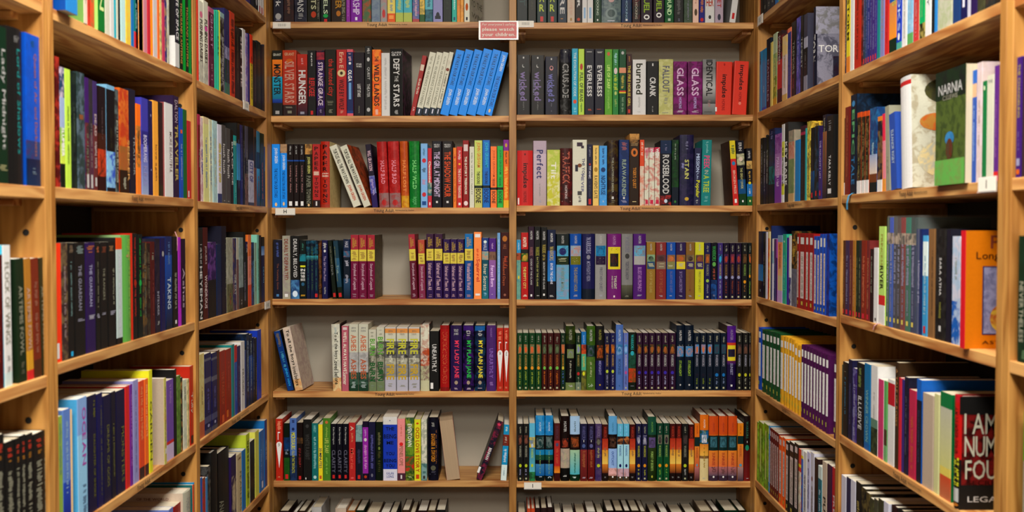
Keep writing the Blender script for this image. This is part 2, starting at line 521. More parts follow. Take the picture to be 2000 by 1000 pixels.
# ------------------------------------------------------------------ colour words for the labels
def cname(h):
    r, g, b_ = [int(c * 2, 16) for c in h]
    mx, mn = max(r, g, b_), min(r, g, b_)
    v, s = mx / 255, (mx - mn) / max(1, mx)
    if v < 0.22: return 'black'
    if s < 0.16 or (v < 0.3 and s < 0.3):
        return 'white' if v > 0.8 else 'pale grey' if v > 0.62 else 'grey' if v > 0.36 else 'charcoal'
    import colorsys
    hu = colorsys.rgb_to_hsv(r / 255, g / 255, b_ / 255)[0] * 360
    if s < 0.32 and v > 0.75 and 20 < hu < 75: return 'cream'
    n = ('red' if hu < 13 or hu > 345 else 'orange' if hu < 36 else 'yellow' if hu < 64 else 'lime' if hu < 85 and v > .6 else 'green' if hu < 160 else
         'teal' if hu < 192 else 'blue' if hu < 242 else 'purple' if hu < 295 else 'magenta' if hu < 330 else 'pink')
    if n == 'orange' and v < 0.62: n = 'brown'
    if n == 'yellow' and v < 0.5: n = 'olive'
    if n == 'red' and v < 0.5: n = 'maroon'
    elif n == 'red' and s < 0.5 and v > .6: n = 'pink'
    elif n == 'blue' and v < 0.42: n = 'navy'
    elif v < 0.42 and n not in ('brown', 'olive', 'navy', 'maroon'): n = 'dark ' + n
    elif v > 0.75 and s < 0.45 and n not in ('pink', 'lime'): n = 'pale ' + n
    return n

# ------------------------------------------------------------------ book geometry
class Acc:
    """collects coloured faces: verts, faces, per-corner colours, material indices"""
    def __init__(s): s.v, s.f, s.c, s.a, s.m = [], [], [], [], []
    def quad(s, pts, cols, art, mi=0):
        k = len(s.v); s.v += pts; s.f.append(tuple(range(k, k + len(pts))))
        s.c += cols; s.a += [art] * len(pts); s.m.append(mi)
    def poly(s, verts, faces, colr, art=(0, 0, 0, 0), mi=0):
        k = len(s.v); s.v += verts
        for q in faces:
            s.f.append(tuple(i + k for i in q)); s.c += [colr] * len(q); s.a += [art] * len(q); s.m.append(mi)
    def obj(s, name, mats, parent=None):
        me = bpy.data.meshes.new(name); me.from_pydata(s.v, [], s.f)
        for m in mats: me.materials.append(m)
        me.polygons.foreach_set('material_index', s.m)
        A = me.color_attributes.new('Col', 'FLOAT_COLOR', 'CORNER')
        A.data.foreach_set('color', [x for c in s.c for x in (*c, 1.0)])
        A2 = me.color_attributes.new('Art', 'FLOAT_COLOR', 'CORNER')
        A2.data.foreach_set('color', [x for c in s.a for x in c])
        o = bpy.data.objects.new(name, me); col.objects.link(o)
        if parent: o.parent = parent
        return o

def spine_r(B):
    return min(B['t'] * 0.16, 0.0045) if B['H'] else min(B['t'] * 0.04, 0.0008)

def cover_geo(B, A):
    t, h, d, H = B['t'], B['h'], B['d'], B['H']
    r = spine_r(B); bt = min(0.0024 if H else 0.0006, t * 0.2)
    base, ar, am, _ = parse_col(B['base'])
    art = (*ar, am)
    cc = parse_col(B['C']) if B['C'] else (base, ar, am * 0.7, '')
    cart = (*cc[1], cc[2])
    xs = [-1, -0.75, -0.4, 0, 0.4, 0.75, 1] if H else [-1, -0.9, 0, 0.9, 1]
    prof = [(-t / 2, d)] + [(x * t / 2, r * x * x if H else (r if abs(x) == 1 else 0.0)) for x in xs] + [(t / 2, d)]
    inn = [(-t / 2 + bt, d)] + [(max(-t / 2 + bt, min(t / 2 - bt, x * t / 2)), r + bt) for x in xs] + [(t / 2 - bt, d)]
    # levels from the bands (percent from the top)
    bl = [(0.0, base, base, art)]
    for bd in B['bands']:
        p = float(bd[0]) / 100
        cs = bd[1].split('>')
        c0 = parse_col(cs[0]); c1 = parse_col(cs[1]) if len(cs) > 1 else c0
        bl.append((p, c0[0], c1[0], (*c0[1], c0[2])))
    segs = []
    for i, (p, c0, c1, aa) in enumerate(bl):
        q = bl[i + 1][0] if i + 1 < len(bl) else 1.0
        if q - p > 1e-4: segs.append((h * (1 - p), h * (1 - q), c0, c1, aa))
    n = len(prof)
    for i in range(n - 1):
        (xa, ya), (xb, yb) = prof[i], prof[i + 1]
        board_face = i == 0 or i == n - 2
        if board_face:
            A.quad([(xa, ya, 0), (xb, yb, 0), (xb, yb, h), (xa, ya, h)], [cc[0]] * 4, cart)
        else:
            for zt, zb, c0, c1, aa in segs:
                A.quad([(xa, ya, zb), (xb, yb, zb), (xb, yb, zt), (xa, ya, zt)], [c1, c1, c0, c0], aa)
    for i in range(n - 1):
        (xa, ya), (xb, yb) = prof[i], prof[i + 1]; (xc, yc), (xd, yd) = inn[i + 1], inn[i]
        c = cc[0] if i in (0, n - 2) else base
        A.quad([(xa, ya, h), (xb, yb, h), (xc, yc, h), (xd, yd, h)], [c] * 4, art)
        A.quad([(xd, yd, 0), (xc, yc, 0), (xb, yb, 0), (xa, ya, 0)], [c] * 4, art)
        A.quad([(xd, yd, h), (xc, yc, h), (xc, yc, 0), (xd, yd, 0)], [c] * 4, (0, 0, 0, 0))
    for (xa, ya), (xb, yb) in ((inn[0], prof[0]), (prof[-1], inn[-1])):
        A.quad([(xa, ya, 0), (xb, yb, 0), (xb, yb, h), (xa, ya, h)], [cc[0]] * 4, (0, 0, 0, 0))
    return bt, r

PAGEC = [rgb('e4dcc8'), rgb('dcd2ba'), rgb('ebe6d8'), rgb('d3c6aa')]
def pages_geo(B, A, bt, r, mi=0):
    t, h, d, H = B['t'], B['h'], B['d'], B['H']
    e = 0.0035 if H else 0.0004
    c = PAGEC[(B['i'] * 7 + B['shelf']) % 4]
    if B['Fo']: c = rgb('b39a7c')
    v, f = box_vf(-t / 2 + bt + 0.0001, t / 2 - bt - 0.0001, r + bt + 0.0002, d - (0.004 if H else 0.0006), e, h - e)
    A.poly(v, f, c, (0, 0, 0, 0), mi)

SEED = random.Random(5)
def text_geo(B, A, mi=0, nl=0):
    t, h, d, H = B['t'], B['h'], B['d'], B['H']
    r = spine_r(B); EPS = 0.0004
    def sp(x, z, lift=0.0):         # a point printed on the spine
        u = max(-1, min(1, 2 * x / t))
        return (x, (r * u * u if H else 0.0) - EPS - lift, z)
    for s, mode, f0, f1, ch, wd, xo in B['txt']:
        f0, f1 = int(f0) / 100, int(f1) / 100
        wd = (int(wd) if wd else 6); wd = wd / 10 if wd <= 10 else wd / 100; xo = (int(xo) if xo else 0) / 100 * t
        zt, zb = h * (1 - f0), h * (1 - f1); L = zt - zb
        c = rgb(ch); ww = t * wd
        lift = nl * 0.00008; nl += 1
        if mode in 'vV':
            v, f, ap = text_vf(s, int(mode == 'V'))
            A.poly([sp(xo + (y - .5) * ww, zt - x * L, lift) for x, y in v], f, c, mi=mi)
        elif mode in 'hH':
            lines = s.split('/')
            for k, q in enumerate(lines):
                v, f, ap = text_vf(q, int(mode == 'H'))
                hh = L / len(lines)
                A.poly([sp(xo + (x - .5) * ww, zt - hh * k - hh * 0.88 + y * hh * 0.76, lift) for x, y in v], f, c, mi=mi)
        elif mode == 's':
            q = [k for k in s]
            hh = L / len(q)
            for k, g in enumerate(q):
                if g == ' ': continue
                v, f, ap = text_vf(g, 1)
                A.poly([sp(xo + (x - .5) * ww, zt - hh * (k + 1) + hh * 0.12 + y * hh * 0.76, lift) for x, y in v], f, c, mi=mi)
        elif mode == 'q':            # print too small to read: a run of short strokes
            z = zt
            while z > zb + 0.001:
                g = SEED.uniform(0.0012, 0.0024)
                a = SEED.uniform(0.55, 1.0) * ww / 2
                if SEED.random() < 0.84:
                    o2 = SEED.uniform(-.15, .15) * ww
                    p = [sp(xo - a + o2, z - g, lift), sp(xo + a + o2, z - g, lift), sp(xo + a + o2, z, lift), sp(xo - a + o2, z, lift)]
                    A.poly(p, [(0, 1, 2, 3)], c, mi=mi)
                z -= g + 0.0011
        elif mode in 'bpP':
            n = 4; pv = []
            for k in range(n + 1):
                x = xo - ww / 2 + ww * k / n
                pv += [sp(x, zb, lift), sp(x, zt, lift)]
            fa = [(2 * k, 2 * k + 2, 2 * k + 3, 2 * k + 1) for k in range(n)]
            if mode == 'b': A.poly(pv, fa, c, mi=mi)
            else:
                a = rgb(s.split()[0])
                A.poly(pv, fa, c, (*a, 0.45), mi=mi)
                zc = (zt + zb) / 2 - L * 0.06; m = 12
                e = [sp(xo + ww * 0.33 * math.cos(2 * math.pi * k / m), zc + L * 0.36 * math.sin(2 * math.pi * k / m), lift + 0.00006) for k in range(m)]
                A.poly(e, [tuple(range(m))], a, (*c, 0.35), mi=mi)
        elif mode == 'o':
            m = 14; zc = (zt + zb) / 2
            e = [sp(xo + ww / 2 * math.cos(2 * math.pi * k / m), zc + L / 2 * math.sin(2 * math.pi * k / m), lift) for k in range(m)]
            A.poly(e, [tuple(range(m))], c, mi=mi)
        elif mode == 'e':            # long wedge (a furled umbrella): point down
            e = [sp(xo - ww / 2, zt), sp(xo, zb), sp(xo + ww / 2, zt)]
            A.poly(e, [(0, 1, 2)], c, mi=mi)
        elif mode in 'ckK':          # printed on the cover that faces the camera
            right = B['case'][0] == 'R' or (B['case'][0] == 'C' and (B['x0'] + B['x1']) / 2 < 1000)
            sx = 1 if right else -1
            ya, yb = d * (0.5 - wd / 2), d * (0.5 + wd / 2)
            if xo: ya += xo / t * d; yb += xo / t * d
            X = sx * (t / 2 + EPS + lift)
            if mode == 'c':
                v, f, ap = text_vf(s, 0)
                A.poly([(X, (ya + x * (yb - ya)) if right else (yb - x * (yb - ya)), zb + y * L) for x, y in v], f, c, mi=mi)
            elif mode == 'K':
                a = s.split()[0] if s else None
                m = 20; yc, zc = (ya + yb) / 2, (zt + zb) / 2
                e = [(X, yc + (yb - ya) / 2 * math.cos(2 * math.pi * k / m) * sx, zc + L / 2 * math.sin(2 * math.pi * k / m)) for k in range(m)]
                A.poly(e, [tuple(range(m))], c, (*rgb(a), 0.9) if a else (0, 0, 0, 0), mi=mi)
            else:
                a = s.split()[0] if s else None
                pts = [(X, ya, zb), (X, yb, zb), (X, yb, zt), (X, ya, zt)]
                if not right: pts.reverse()
                A.poly(pts, [(0, 1, 2, 3)], c, (*rgb(a), 0.9) if a else (0, 0, 0, 0), mi=mi)

ORD = 'first second third fourth fifth sixth seventh eighth ninth tenth eleventh twelfth thirteenth fourteenth fifteenth sixteenth seventeenth eighteenth nineteenth twentieth'.split()
CASES = {'CL': 'back bookcase left bay', 'CR': 'back bookcase right bay', 'L0': 'nearest left bookcase', 'L1': 'middle left bookcase',
         'L2': 'left corner bookcase', 'R0': 'nearest right bookcase', 'R1': 'middle right bookcase', 'R2': 'right corner bookcase'}
def label_of(B):
    look = B['look']
    if not look:
        b_ = B['base'].split('/')[0][:3]
        kind = 'hardcover' if B['H'] else 'book'
        tx = [x for x in B['txt'] if x[1] in 'vVhHsq']
        extra = ''
        c2 = None
        for bd in B['bands']:
            q = cname(bd[1].split('>')[0].split('/')[0][:3])
            if q != cname(b_): c2 = q; break
        if c2: look = f'{cname(b_)} and {c2} {kind}'
        elif tx: look = f'{cname(b_)} {kind}, {cname(tx[0][4])} lettering'
        else: look = f'{cname(b_)} {kind}'
    i, n = B['i'], B['n']
    if i == 0: pos = 'leftmost'
    elif i == n - 1: pos = 'rightmost'
    elif i < n / 2: pos = f'{ORD[i]} from left'
    else: pos = f'{ORD[n - 1 - i]} from right'
    vis = {0: 'uppermost', 1: 'top', 2: 'second', 3: 'third', 4: 'fourth', 5: 'fifth', 6: 'sixth', 7: 'bottom'}[B['vis']]
    return f'{look}, {pos}, {vis} shelf, {CASES[B["case"]]}'

LONGS = []
def build_books():
    order = sorted(PICK, key=lambda b: (-b['force'], -b['area']))
    chosen = {id(b) for b in order[:300]}
    rest = Acc()
    for B in PICK:
        if id(B) in chosen:
            e = bpy.data.objects.new('book', None); col.objects.link(e); e.empty_display_size = 0.03
            e.matrix_world = B['M']
            lb = label_of(B)
            if len(lb.replace(',', ' ').split()) > 16: LONGS.append(lb)
            tag(e, lb, 'book', f'books on the shelves of the {CASES[B["case"]]}')
            A = Acc(); bt, r = cover_geo(B, A); cv = A.obj('cover', [M_PRINT], e)
            A = Acc(); pages_geo(B, A, bt, r); A.obj('pages', [M_PAGE], e)
            if B['txt']:
                items = B['txt']
                for q, it in enumerate(items):
                    B['txt'] = [it]; A = Acc(); text_geo(B, A, 0, q)
                    if A.v: A.obj({'b': 'printed_mark', 'o': 'printed_disc', 'e': 'printed_shape', 'p': 'printed_picture', 'k': 'printed_picture', 'K': 'printed_picture'}.get(it[1], 'lettering'), [M_PRINT], cv)
                B['txt'] = items
        else:
            A = Acc(); bt, r = cover_geo(B, A); pages_geo(B, A, bt, r, 1); text_geo(B, A, 0)
            k = len(rest.v)
            rest.v += [tuple(B['M'] @ Vector(p)) for p in A.v]
            rest.f += [tuple(i + k for i in q) for q in A.f]
            rest.c += A.c; rest.a += A.a; rest.m += A.m
    if rest.v:
        o = rest.obj('slim_books', [M_PRINT, M_PAGE])
        tag(o, 'many slim book spines packed between the larger books on every shelf', 'books', None, 'stuff')
    if LONGS: raise SystemExit('LONG ' + ' ## '.join(LONGS))
    print('BOOKS', len(PICK), 'threshold area', order[min(299, len(order) - 1)]['area'])

# ================================================================== book data (measured on the photograph)
# x0 x1 top base flags | bands: pct colour | print: TEXT mode from-to colour wWidth | look
ZA, ZB, ZC, ZD, ZE = [(520, y, 4.0816) for y in (0, 235, 420, 600, 780)]
YA, YB, YC, YD, YE = [(995, y, 4.0816) for y in (0, 235, 420, 600, 780)]

row('CL', 1, ZA, [
 '55 135 -330 223||Dark v38-76 ddd w5;o86-96 aaa w6;b96-98 889 w5',
 '138 218 -335 322/5223||q30-88 865 w3',
 '222 322 -325 223/4454||TITANS v46-84 ccc w5;q86-95 999 w4|charcoal book with pale serif capitals',
 '325 428 -330 221||ETS V55-80 bb9 w4;o83-93 b42 w4;q40-95 998 w1 x36',
 '432 513 -325 122||NELS v52-87 dec w4;o87-93 2a5 w5;b95-100 c33 w3|black book with green disc and red mark',
 '515 635 -335 321||DER V58-79 b82 w4;o82-91 b72 w3;q30-98 aa8 w1 x38;q30-98 998 w1 x28',
 '637 669 -315 93a||q40-90 c7d w3',
 '672 762 -325 82a||AIRSHIP v52-88 edf w6;b92-97 eef w2|violet book with white vertical capitals',
 '765 834 -330 575/b537|||green and red floral printed book',
 '838 908 -320 89a/6795|||',
 '910 963 -330 9aa/c885||o80-93 c44 w5',
 '965 1028 -320 ed7|86 e62|q35-82 79b w4;b89-95 fa5 w6',
 '1030 1091 -330 5bc|85 bc6|q30-80 cd7 w5',
 '1093 1162 -330 5bc|85 bc6|q30-80 cd7 w5',
 '1165 1220 -320 57a/c694|95 b55|q40-90 dbc w4',
 '1222 1263 -330 ec6/4645|88 363|',
 '1265 1327 -330 6bc|80 156/4896|q40-75 257 w4',
 '1329 1406 -325 99c||o84-95 223 w4;b90-95 223 w6|lavender book with small black animal mark',
 '1408 1478 -335 121||q40-80 343 w3',
 '1480 1519 -325 2ba||q40-80 dff w3;b92-97 257 w4',
 '1520 1546 -330 e93/c725||',
 '1547 1574 -325 ea4/b634||',
 '1576 1622 -330 eed Y17 Cbba/8783||o70-82 c63 w5;b92-97 334 w3;TO THE c62-72 776 w8;WIN c82-90 776 w7|white book turned to show its beige cover',
])
row('CL', 2, ZA, [
 '48 128 402 221|14 e82>b52,40 2ac>179,74 25a>138,80 222|GRANT h4-9 ddc w8;MONSTER V21-68 122 w7;b92-97 aaa w4|black, orange and teal book',
 '130 241 400 b42|15 b31>a43,83 322|GRANT H3-9 ca8 w7;o13-20 c62 w5;SILVER STARS V17-80 c98 w7;q86-88 998 w5;b92-96 887 w3|red book with tall tan capitals',
 '245 328 432 223/6232|0 b32,18 a32>223|q5-16 d99 w2;HUNGER V26-82 ddd w7;b93-97 99a w4|navy book with red corner, white capitals',
 '330 396 402 222||GRATZ s3-24 ddd w2;REFUGEE V42-70 c33 w7;b92-98 c33 w3|black book with red block lettering',
 '400 465 402 213/a236|3 a34/2135,14 314/4285|STRANGE GRACE V18-84 dcd w6;q90-96 98a w3|purple book with white ornate capitals',
 '467 556 395 221||the hunted city V14-70 b32 w6;q76-84 776 w6;q90-95 887 w4|black book with red gothic lettering',
 '560 640 395 b33||Erin E v4-28 eca w4;o30-41 dc9 w8;o33-38 431 w3;WOLF BY WOLF V45-90 411 w5;q92-96 d98 w3|red book with round cream emblem',
 '642 693 393 d67|4 236,92 248,96 d67|q6-17 dab w5;o19-23 eee w4;OLGA V31-48 fff w6;b50-75 7ad w4;b50-75 7ad w4|pink and blue book, white block lettering',
 '696 783 417 212||h3-7 888 w3;STAR/WARS H17-24 ddd w5;LOST STARS V50-70 ddd w3;q84-96 887 w1|black book, small white marks',
 '786 843 368 222||q3-11 ccc w4;o16-22 ccc w4;QUEST v30-48 ccc w4;THEATER v54-73 ccc w4;o88-94 bbb w5|slim black book with spaced white capitals',
 '845 916 395 e62/fa35||THE V10-18 311 w4;WILD LANDS V22-85 211 w6;b90-98 eba w3|orange mottled book with black capitals',
 '918 985 422 ddd||q8-90 bbb w3',
 '988 1088 388 222 Y6 C333/8575 D150||CLAUDIA/GRAY H4-11 ddd w8;DEFY V15-39 ddd w5;THE v40-49 ccc w3;STARS V53-86 ddd w5;q90-97 bbb w3|thick black book with white block capitals',
 '1143 1180 440 a33 L102||b15-25 dcb w8;Greek Myths V38-64 edc w6;q86-92 ecc w5|slim dark red leaning book',
 '1182 1235 412 ddc L122|88 234|AN ABUNDANCE OF KATHERINES v22-84 887 w4;q5-18 aa9 w3;b90-97 dde w2',
 '1237 1289 412 ddc L122|88 234|AN ABUNDANCE OF KATHERINES v22-84 887 w4;q5-18 aa9 w3;b90-97 dde w2',
 '1291 1340 412 ddc L120|88 234|AN ABUNDANCE OF KATHERINES v22-84 887 w4;q5-18 aa9 w3;b90-97 dde w2',
 '1342 1378 412 ddc/a872 L118|88 234|o25-30 843 w8;q34-80 776 w4;b90-97 dde w2',
 '1380 1450 392 29f L135||THE FAULT IN OUR STARS v6-54 135 w4;JOHN GREEN V60-84 def w5',
 '1452 1520 390 29f L137||THE FAULT IN OUR STARS v6-54 135 w4;JOHN GREEN V60-84 def w5',
 '1522 1590 390 29f L139||THE FAULT IN OUR STARS v6-54 135 w4;JOHN GREEN V60-84 def w5',
 '1592 1666 384 29f L142||THE FAULT IN OUR STARS v6-54 135 w4;JOHN GREEN V60-84 def w5',
 '1668 1737 390 29f L140||THE FAULT IN OUR STARS v6-54 135 w4;JOHN GREEN V60-84 def w5',
 '1739 1797 408 29f L136 C112/6424||JOHN GREEN V5-30 def w5;THE FAULT IN OUR STARS v38-86 148 w5;o90-96 ec9 w3',
])
F_ = lambda a, b, t, x='': f'{a} {b} {t} 211 |25 25a,27 112,29 211|q3-16 aaa w3;Looking for Alaska v34-76 c99 w3;b90-97 eee w5'
row('CL', 3, ZB, [
 '45 109 190 29f||JOHN GREEN V6-30 def w5;THE FAULT IN OUR STARS v38-84 147 w4;o92-98 ec9 w3',
 '111 166 190 b97/4325|14 29f|JOHN GREEN V17-40 def w5;THE FAULT IN OUR STARS v42-86 147 w4;o91-97 ec9 w3',
 F_(168, 218, 190), F_(219, 261, 190), F_(263, 307, 190),
 '309 366 190 c95/3227|16 221|JOHN GREEN V20-46 cc7 w5;PAPER TOWNS V50-94 887 w6;o94-98 ec9 w3|black and tan book, yellow capitals',
 '369 430 190 b33|88 322|PAPER s3-42 411 w5;TOWNS s52-84 411 w5;b43-49 dba w7;b90-97 ddd w2',
 '432 505 168 b32 H Cdc9/ba74 Y4|95 a43|PAPER s4-46 211 w5;TOWNS s56-93 211 w5;JOHN/GREEN H47-54 edc w7|red hardcover with stacked black capitals',
 '695 762 190 ddd6 L-200'.replace('ddd6', 'ddc') + '||TURTLES ALL THE WAY DOWN V6-62 221 w5;JOHN GREEN V65-90 c53 w5|white book leaning left, orange lettering',
 '779 843 190 ddc L-205 Cb53/2326 Y8||TURTLES ALL THE WAY DOWN V6-62 221 w5;JOHN GREEN V65-90 c53 w5|white leaning book with orange cover',
 '846 892 188 213 L-56|50 55a/bcd5,78 326|WILL GRAYSON V10-42 dbc w6;q55-80 bad w4',
 '902 980 168 a22/d443 H L-22|78 977/a225|HALF BAD V29-64 e9a w4;o88-97 b33 w5',
 '985 1074 165 a22/d443 H L-18|78 977/a225|HALF BAD V29-64 e9a w4;o88-97 b33 w5',
 '1078 1140 165 b52/d733 H L-14|82 da3/b525|HALF LOST V29-76 e95 w4|orange hardcover with pale orange capitals',
 '1145 1226 165 173/3a43 H L-6||HALF WILD V29-72 8d8 w4;q84-95 6b7 w4|bright green hardcover with pale green capitals',
 '1231 1286 185 8be||q8-18 479 w3;o23-30 c34 w6;q38-44 456 w6;q56-64 c9b w6;o76-83 c34 w6;b90-96 259 w6|sky blue book dotted with red hearts',
 '1288 1320 222 c34|58 277/dcb5,80 c34|Clementine V22-58 eed w6;b91-96 ecc w4',
 '1322 1399 165 112||MELISSA/GREY H4-10 ccc w6;THE GIRL AT MIDNIGHT V16-84 cbd w6;b90-93 ddd w2|black book with lilac ornate capitals',
 '1402 1488 165 211||MELISSA/GREY H4-10 ccc w6;THE SHADOW HOUR V16-84 d52 w6;b90-93 ddd w2|black book with orange capitals',
 '1490 1517 218 e83||q10-90 b42 w4;o14-18 c33 w5',
 '1519 1563 210 c33||q5-22 ecc w5;o27-30 fc4 w4;THE 13-STORY TREEHOUSE V36-84 edc w5;b92-96 eee w4',
 '1567 1615 160 922||b6-16 dcc w7;THE 13-STORY TREEHOUSE V24-80 eed w4;o90-97 edd w7',
 '1620 1658 210 ddc||q10-80 998 w3',
 '1660 1722 160 cd7|67 232,71 cc7|JOHN GRISHAM V3-40 d84 w6;THEODORE V46-65 332 w4;BOONE V72-93 222 w7|pale yellow book with black band',
 '1725 1783 158 27c|67 122,71 27c|JOHN GRISHAM V3-40 3bd w6;THEODORE V46-65 136 w4;BOONE V72-93 137 w7',
 '1788 1838 208 f84|67 322,71 f84|JOHN GRISHAM V6-50 c63 w5;THEODORE V52-65 832 w4;BOONE V73-93 532 w6',
 '1841 1888 205 3b5|67 121,71 3b5|JOHN GRISHAM V6-46 274 w5;THEODORE V50-65 163 w4;BOONE V73-93 142 w6',
 '1890 1945 155 829|16 e71,89 eb3|o5-11 ca3 w4;q18-35 522 w3;q40-86 fc5 w6',
])
E_ = lambda a, b, t, top, bot, tx, x='': f'{a} {b} {t} {top}{x}|23 dc5/b942,41 {bot}|SHANNON/HALE V0-0 ccc'.replace('SHANNON/HALE V0-0 ccc', f'SHANNON v5-20 ca4 w3 x-14;HALE v8-18 ca4 w3 x16;b24-40 dc5 w9;q26-38 974 w6;{tx} V45-86 cab w5;q92-97 a89 w5')
row('CL', 4, ZC, [
 '56 125 197 223||q5-28 56a w3;The Vanishing Game v40-84 854 w3;b92-96 58b w3',
 '128 191 165 aa9/8683||DEARLY DEPARTED V5-70 843 w5;q55-75 a99 w3 x-25;b92-97 eee w4|grey book with dark red serif capitals',
 '194 264 165 222|70 358/6ad5|DEARLY, BELOVED V5-66 ccc w5;o87-97 def w6|black book with glowing blue foot',
 '266 318 200 122|24 289/3226,36 122|q4-18 487 w3;b43-46 dd3 w8;IN/OVER/THEIR/HEADS H48-70 eee w7;o72-78 368 w5;q93-96 da3 w7|black book with thin yellow bar',
 '320 349 203 123/2795|26 4ab>123,34 124|q10-85 366 w4', '351 381 203 123/2795|26 4ab>123,34 124|q10-85 464 w4', '383 413 203 123/2795|26 4ab>123,34 124|q10-85 366 w4;b91-97 c33 w7',
 '416 442 205 321/9524||q8-90 863 w3',
 '445 490 200 225||q5-14 ccc w5;o16-21 ddd w4;The Girl Was Point v27-70 bac w4;q80-92 aaa w3',
 '530 562 203 121 L-38||q10-40 776 w3;Dark v42-60 888 w5;b90-97 c33 w6',
 '573 611 203 245 L-40|30 368>245,80 121|q10-70 774 w2 x-30;True v42-56 9bb w4;b90-97 c33 w6',
 '615 668 192 235/1125|20 368/a654,30 123,66 357>123|HALE v4-14 ccd w5;q36-46 bbc w6;q58-76 aab w5',
 E_(673, 735, 158, 'a34', '714', 'Storybook of Legends'), E_(738, 800, 158, 'a34', '714', 'Storybook of Legends'),
 E_(805, 866, 158, 'a34', '714', 'Storybook of Legends', ' C653/3216 Y3'),
 E_(1155, 1207, 152, 'a34', '613', 'Storybook of Legends', ' L-22'), E_(1218, 1270, 197, 'b54', '835', 'Storybook of Legends', ' L-8'),
 E_(1276, 1335, 150, '424', '315', 'Unfairest of Them All'), E_(1340, 1405, 150, '424', '315', 'Unfairest of Them All'),
 E_(1410, 1465, 192, '315', '315', 'Unfairest of Them All'), E_(1467, 1520, 192, '315', '315', 'Unfairest of Them All'), E_(1522, 1577, 192, '315', '315', 'Unfairest of Them All'),
 E_(1583, 1648, 150, '17b', '159', 'Wonderlandiful World'),
 '1655 1716 135 f95||b3-8 eee w7;q25-40 d53 w3;Squirrel V40-74 c43 w6;b92-95 eee w6|orange book with red script',
 '1719 1772 182 248|22 7aa/c977,36 156>278|o4-9 dee w5;HALE v10-20 ccd w5;River Secrets V43-86 ccb w6;q90-95 9ce w4|blue and teal book, portrait band',
 '1775 1831 185 528|22 865/2227,36 96a>75a|q8-18 b9c w3;Forest Born V45-80 ecf w5;q92-95 dcd w3|purple and lilac book, portrait band',
 '1842 1866 142 7ad||q10-90 cde w3',
 '1869 1941 138 411||o5-14 b73 w6;HALE v18-25 a64 w4;Book of a v36-54 c53 w4 x14;Thousand Days v38-80 b64 w4 x-14;o92-96 965 w3|maroon book with orange lettering',
])
B_ = lambda a, b, t, x: f'{a} {b} {t} 312 H|{x}'
row('CL', 5, ZD, [
 '170 221 185 148/1242 L-112 C222||q4-28 875 w5;q35-60 5ac w5;JENNY HAN V62-92 3ae w5|blue leaning book',
 '230 295 155 dcb/8892 L-105 Y4 Ccba/a885|82 da7/eeb4|To all the boys V4-60 221 w5;loved before V62-92 321 w5|white book with floral cover',
 '530 598 135 ddc/8892 H C322 L-12|80 da7/eeb5|q5-14 abb w3;To all the boys V12-52 221 w5;loved before V54-90 221 w5|white hardcover with black handwriting',
 '601 656 150 b67||b2-6 dcc w6;WE\'LL ALWAYS HAVE V9-70 eed w5;Summer v71-90 eed w6|mauve book with white capitals',
 '660 733 135 ccb|42 bbb/7774,72 465/1226,90 243|JEN/HAN H4-12 888 w5;ASHES V16-40 c75 w6;TO v42-48 aaa w3;ASHES V52-82 b64 w6;q86-95 abb w5', '736 813 135 ccb|42 bbb/7774,72 465/1226,90 243|JEN/HAN H4-12 888 w5;ASHES V16-40 c75 w6;TO v42-48 aaa w3;ASHES V52-82 b64 w6;q86-95 abb w5',
 '817 877 178 ccb|30 998/1327,85 786|q4-12 998 w4;BURN V15-42 6a4 w7;FOR v44-52 ccb w3;BURN V54-84 263 w7;q90-95 898 w5', '880 941 160 ccb|22 998/1327,85 786|q4-12 998 w4;BURN V15-42 6a4 w7;FOR v44-52 ccb w3;BURN V54-84 263 w7;q90-95 898 w5',
 *[f'{a} {b} 160 ccc|2 d95,9 ccb/ddc3,22 777/1118,48 bba/4326,58 999/7764,78 bbc|JEN/HAN h4-13 876 w4;FIRE V18-42 cc4 w7;WITH v44-54 eed w3;FIRE V58-82 ca3 w7;q88-94 998 w5' for a, b in ((946, 1034), (1039, 1129), (1135, 1223))],
 '1229 1300 140 ddc/b766 H C322|35 b53/ddc6,62 bb9/8667,84 cca|q40-80 866 w5|white and red hardcover, pink tower',
 '1304 1376 190 222||UNEARTHLY V22-68 ccc w5;b86-96 eee w3 x-28|black book with white serif capitals',
 '1386 1459 145 922 H C322|6 a22,94 822|q10-88 c64 w5|dark red hardcover with orange capitals',
 '1468 1560 145 325/2142 H C222|88 325|THE LADY/JANIES h5-16 ccc w4;MY LADY JANE V23-80 e46 w5;o84-90 a98 w3;q95-97 bab w4|navy hardcover with red capitals',
 '1567 1655 145 113/5284 H C222||b1-8 427 w9;q8-16 ccc w4;MY PLAIN JANE V23-80 3b5 w5;o84-90 a98 w3;q95-97 bab w4|black hardcover with green capitals',
 '1660 1748 145 113/2574 H C222||b1-8 26a w9;q8-16 ccc w4;MY PLAIN JANE V23-80 ed4 w5;o84-90 a98 w3;q95-97 bab w4|black hardcover with yellow capitals',
 '1755 1832 145 537/4262 H C322||q4-18 86a w2;UNEARTHLY V35-80 86b w4;q86-92 97b w4|purple hardcover with faint purple capitals',
 *[f'{a} {b} 165 b32||q4-18 e97 w5;b22-24 eee w3;b22-34 eee w1 x-14;o35-46 eee w8;q38-44 777 w3;e41-86 eee w8;q93-96 d86 w4|{lk}' for a, b, lk in ((1838, 1890, 'red book with white umbrella'), (1893, 1946, 'red book with white umbrella'))],
])
C_ = lambda a, b: f'{a} {b} 195 112||Kim Harrington v6-36 bbb w4;CLARITY V46-86 667 w6;b90-96 c33 w4'
